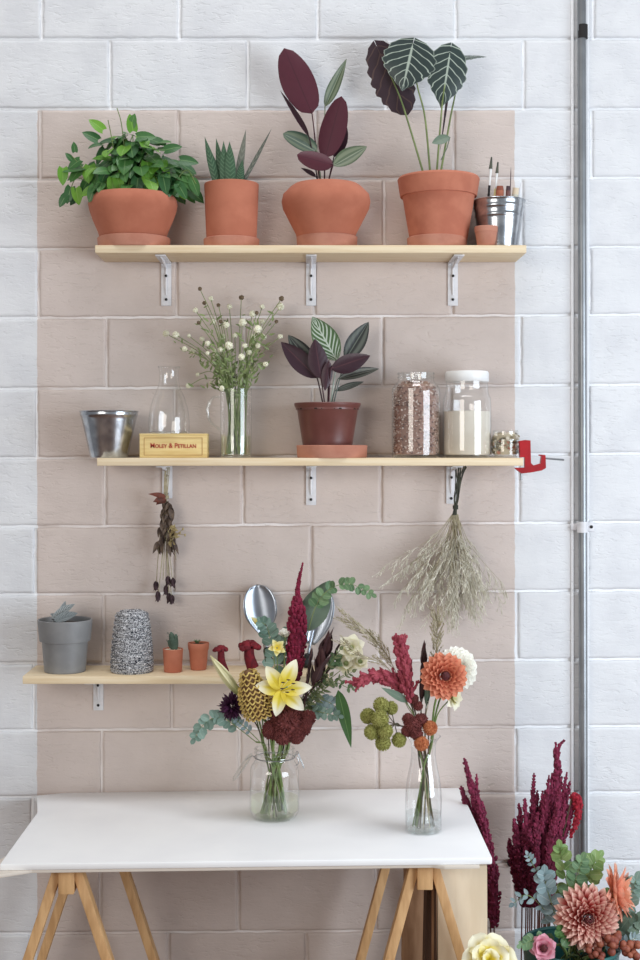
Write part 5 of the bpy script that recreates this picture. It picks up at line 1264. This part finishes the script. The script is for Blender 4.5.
mb = MB(); rose(mb, orient(H, V(-.1, -1, .35)), LN(13, yK), ((.5, 5, 62), (.8, 6, 40), (.9, 6, 12)), wr=1.1); mb.build('petals', M['pink'], t)
mb = MB(); mb.ball(H + V(0, -.014, .004), .010, 10, 7, (1, .8, 1), None, .3); mb.build('flower_centre', M['darkcentre'], t)
# big yellow-cream flower: own stem beside the bucket
yY = -.76; H = S(489, 962, yY); t = thing('cream_gladiolus', 'large ruffled cream and yellow blossom in front of the trestle leg', 'flower', (H.x, yY + .02, 0))
mb = MB(); mb.tube(crom([V(H.x + .02, yY + .02, .0), V(H.x + .01, yY + .03, H.z * .5), H + V(0, .02, -.02)], 6), .004, 7); mb.build('stem', M['stem'], t)
mb = MB(); X = orient(H, V(.05, -.8, .6)); mb.X = X
for (n, ti0, L, W) in ((5, 68, .036, .04), (5, 48, .055, .054), (6, 22, .070, .064)):
    for k in range(n):
        a = 2 * PI * k / n + ti0; ti = math.radians(ti0 + R.uniform(-6, 6)); d = V(math.cos(a) * math.cos(ti), math.sin(a) * math.cos(ti), math.sin(ti)); n_ = V(-math.cos(a) * math.sin(ti), -math.sin(a) * math.sin(ti), math.cos(ti))
        mb.leaf(V(0, 0, 0), d, n_, L, W, 'round', cup=.25, curl=.5, nu=12, nv=12, wave=.10)
mb.X = None; mb.build('petals', M['lily'], t)
# foliage of the bucket
def kee(lab, P, L, m, pairs=8, y=yK, w=.8, shape='round', start=.15):
    euca(JK, lab, [S(a, c, y + dy) for a, c, dy in P], L, m, FK, pairs, w, shape, start)
kee('bright green eucalyptus sprig at the top of the bucket flowers', [(575, 925, 0), (568, 890, .02), (562, 860, .04), (560, 848, .04)], .042, 'euca_y', 9)
kee('bright green sprig leaning right above the coral dahlia', [(580, 925, 0), (585, 890, .03), (592, 868, .04), (598, 858, .05)], .044, 'euca_y', 9)
kee('grey-green eucalyptus sprig between the green sprigs', [(570, 925, 0), (572, 895, .0), (578, 872, .0), (582, 860, .0)], .040, 'euca_g', 9)
kee('grey-blue eucalyptus sprig left of the coral dahlia', [(560, 930, -.02), (552, 905, -.02), (546, 885, -.02), (545, 875, -.02)], .048, 'euca_b', 8)
kee('pale round-leaved sprig reaching out left over the bucket rim', [(558, 930, -.02), (540, 905, -.02), (526, 895, -.03), (514, 903, -.03)], .030, 'euca_b', 6, shape='ovate', w=.55)
kee('thin sprig with pale pods pointing up left', [(560, 925, .0), (546, 885, .0), (535, 868, .0), (528, 855, .0)], .024, 'euca_b', 5, w=.6, start=.5, shape='ovate')
kee('blue-grey eucalyptus sprig at the right side of the bucket', [(600, 930, .0), (618, 915, .0), (630, 895, .0), (636, 880, .0)], .044, 'euca', 9)
kee('dark leafy sprig at the right edge below the side dahlia', [(600, 935, -.02), (620, 930, -.03), (634, 922, -.03), (645, 918, -.03)], .042, 'deep', 9)
kee('pale leafed sprig low at the right of the bucket', [(600, 940, -.05), (622, 944, -.06), (636, 938, -.06)], .034, 'euca_b', 6, shape='ovate', w=.5)
kee('short dark green sprig under the large coral dahlia', [(575, 940, -.05), (568, 935, -.07), (562, 930, -.08)], .036, 'green', 6)
kee('green sprig drooping over the front left rim', [(555, 945, -.05), (535, 940, -.09), (522, 945, -.11)], .030, 'euca_g', 7)
for (px, py, dy, lab) in ((612, 941, -.09, 'brown berry cluster at the lower right of the bucket flowers'), (630, 950, -.09, 'brown berry cluster at the far lower right corner'), (598, 952, -.09, 'brown berry cluster under the large coral dahlia')):
    H = S(px, py, yK + dy); t, d = stemmed(JK, 'berry_cluster', lab, 'berries', H, .002, 'stem_dark', FK)
    for k in range(13):
        o = V(R.gauss(0, 1), R.gauss(0, .7), R.gauss(0, 1)) * .015; mb = MB(); mb.ball(H + o, R.uniform(.008, .012), 10, 7); mb.build('berry', M['brownberry'], t)

# ------------------------------------------------------------------ light
def area(name, loc, target, sx, sy, e, col):
    l = bpy.data.lights.new(name, 'AREA'); l.shape = 'RECTANGLE'; l.size = sx; l.size_y = sy; l.energy = e; l.color = col
    o = bpy.data.objects.new(name, l); COL.objects.link(o); o.location = loc
    o.rotation_euler = (Vector(target) - Vector(loc)).to_track_quat('-Z', 'Y').to_euler()
area('window_light_right', (3.1, -2.7, 1.42), (.35, 0, 1.15), 2.2, 2.3, 132, (.80, .90, 1.0))
area('window_light_left', (-2.2, -4.6, 2.3), (.0, 0, 1.4), 2.0, 1.8, 62, (1.0, .95, .88))
area('skylight', (.1, -1.5, 6.0), (.0, -.9, .7), 2.6, 1.6, 100, (.97, .98, 1.0))
w = bpy.data.worlds.new('room_light'); bpy.context.scene.world = w; w.use_nodes = True
w.node_tree.nodes['Background'].inputs[0].default_value = (.93, .95, 1.0, 1); w.node_tree.nodes['Background'].inputs[1].default_value = .30

cam = bpy.data.cameras.new('camera'); co = bpy.data.objects.new('camera', cam); COL.objects.link(co)
co.location = (0, -CAMD, EYE); co.rotation_euler = (PI / 2, 0, 0)
cam.sensor_fit = 'VERTICAL'; cam.sensor_height = 36.0; cam.sensor_width = 24.0; cam.lens = 36.0 * F / 960.0
cam.shift_x = (320 - CX) / 960.0; cam.shift_y = -(480 - CY) / 960.0
cam.clip_start = .05
sc = bpy.context.scene; sc.camera = co
sc.view_settings.view_transform = 'Standard'; sc.view_settings.look = 'None'; sc.view_settings.exposure = 0.0
sc.cycles.transparent_max_bounces = 24
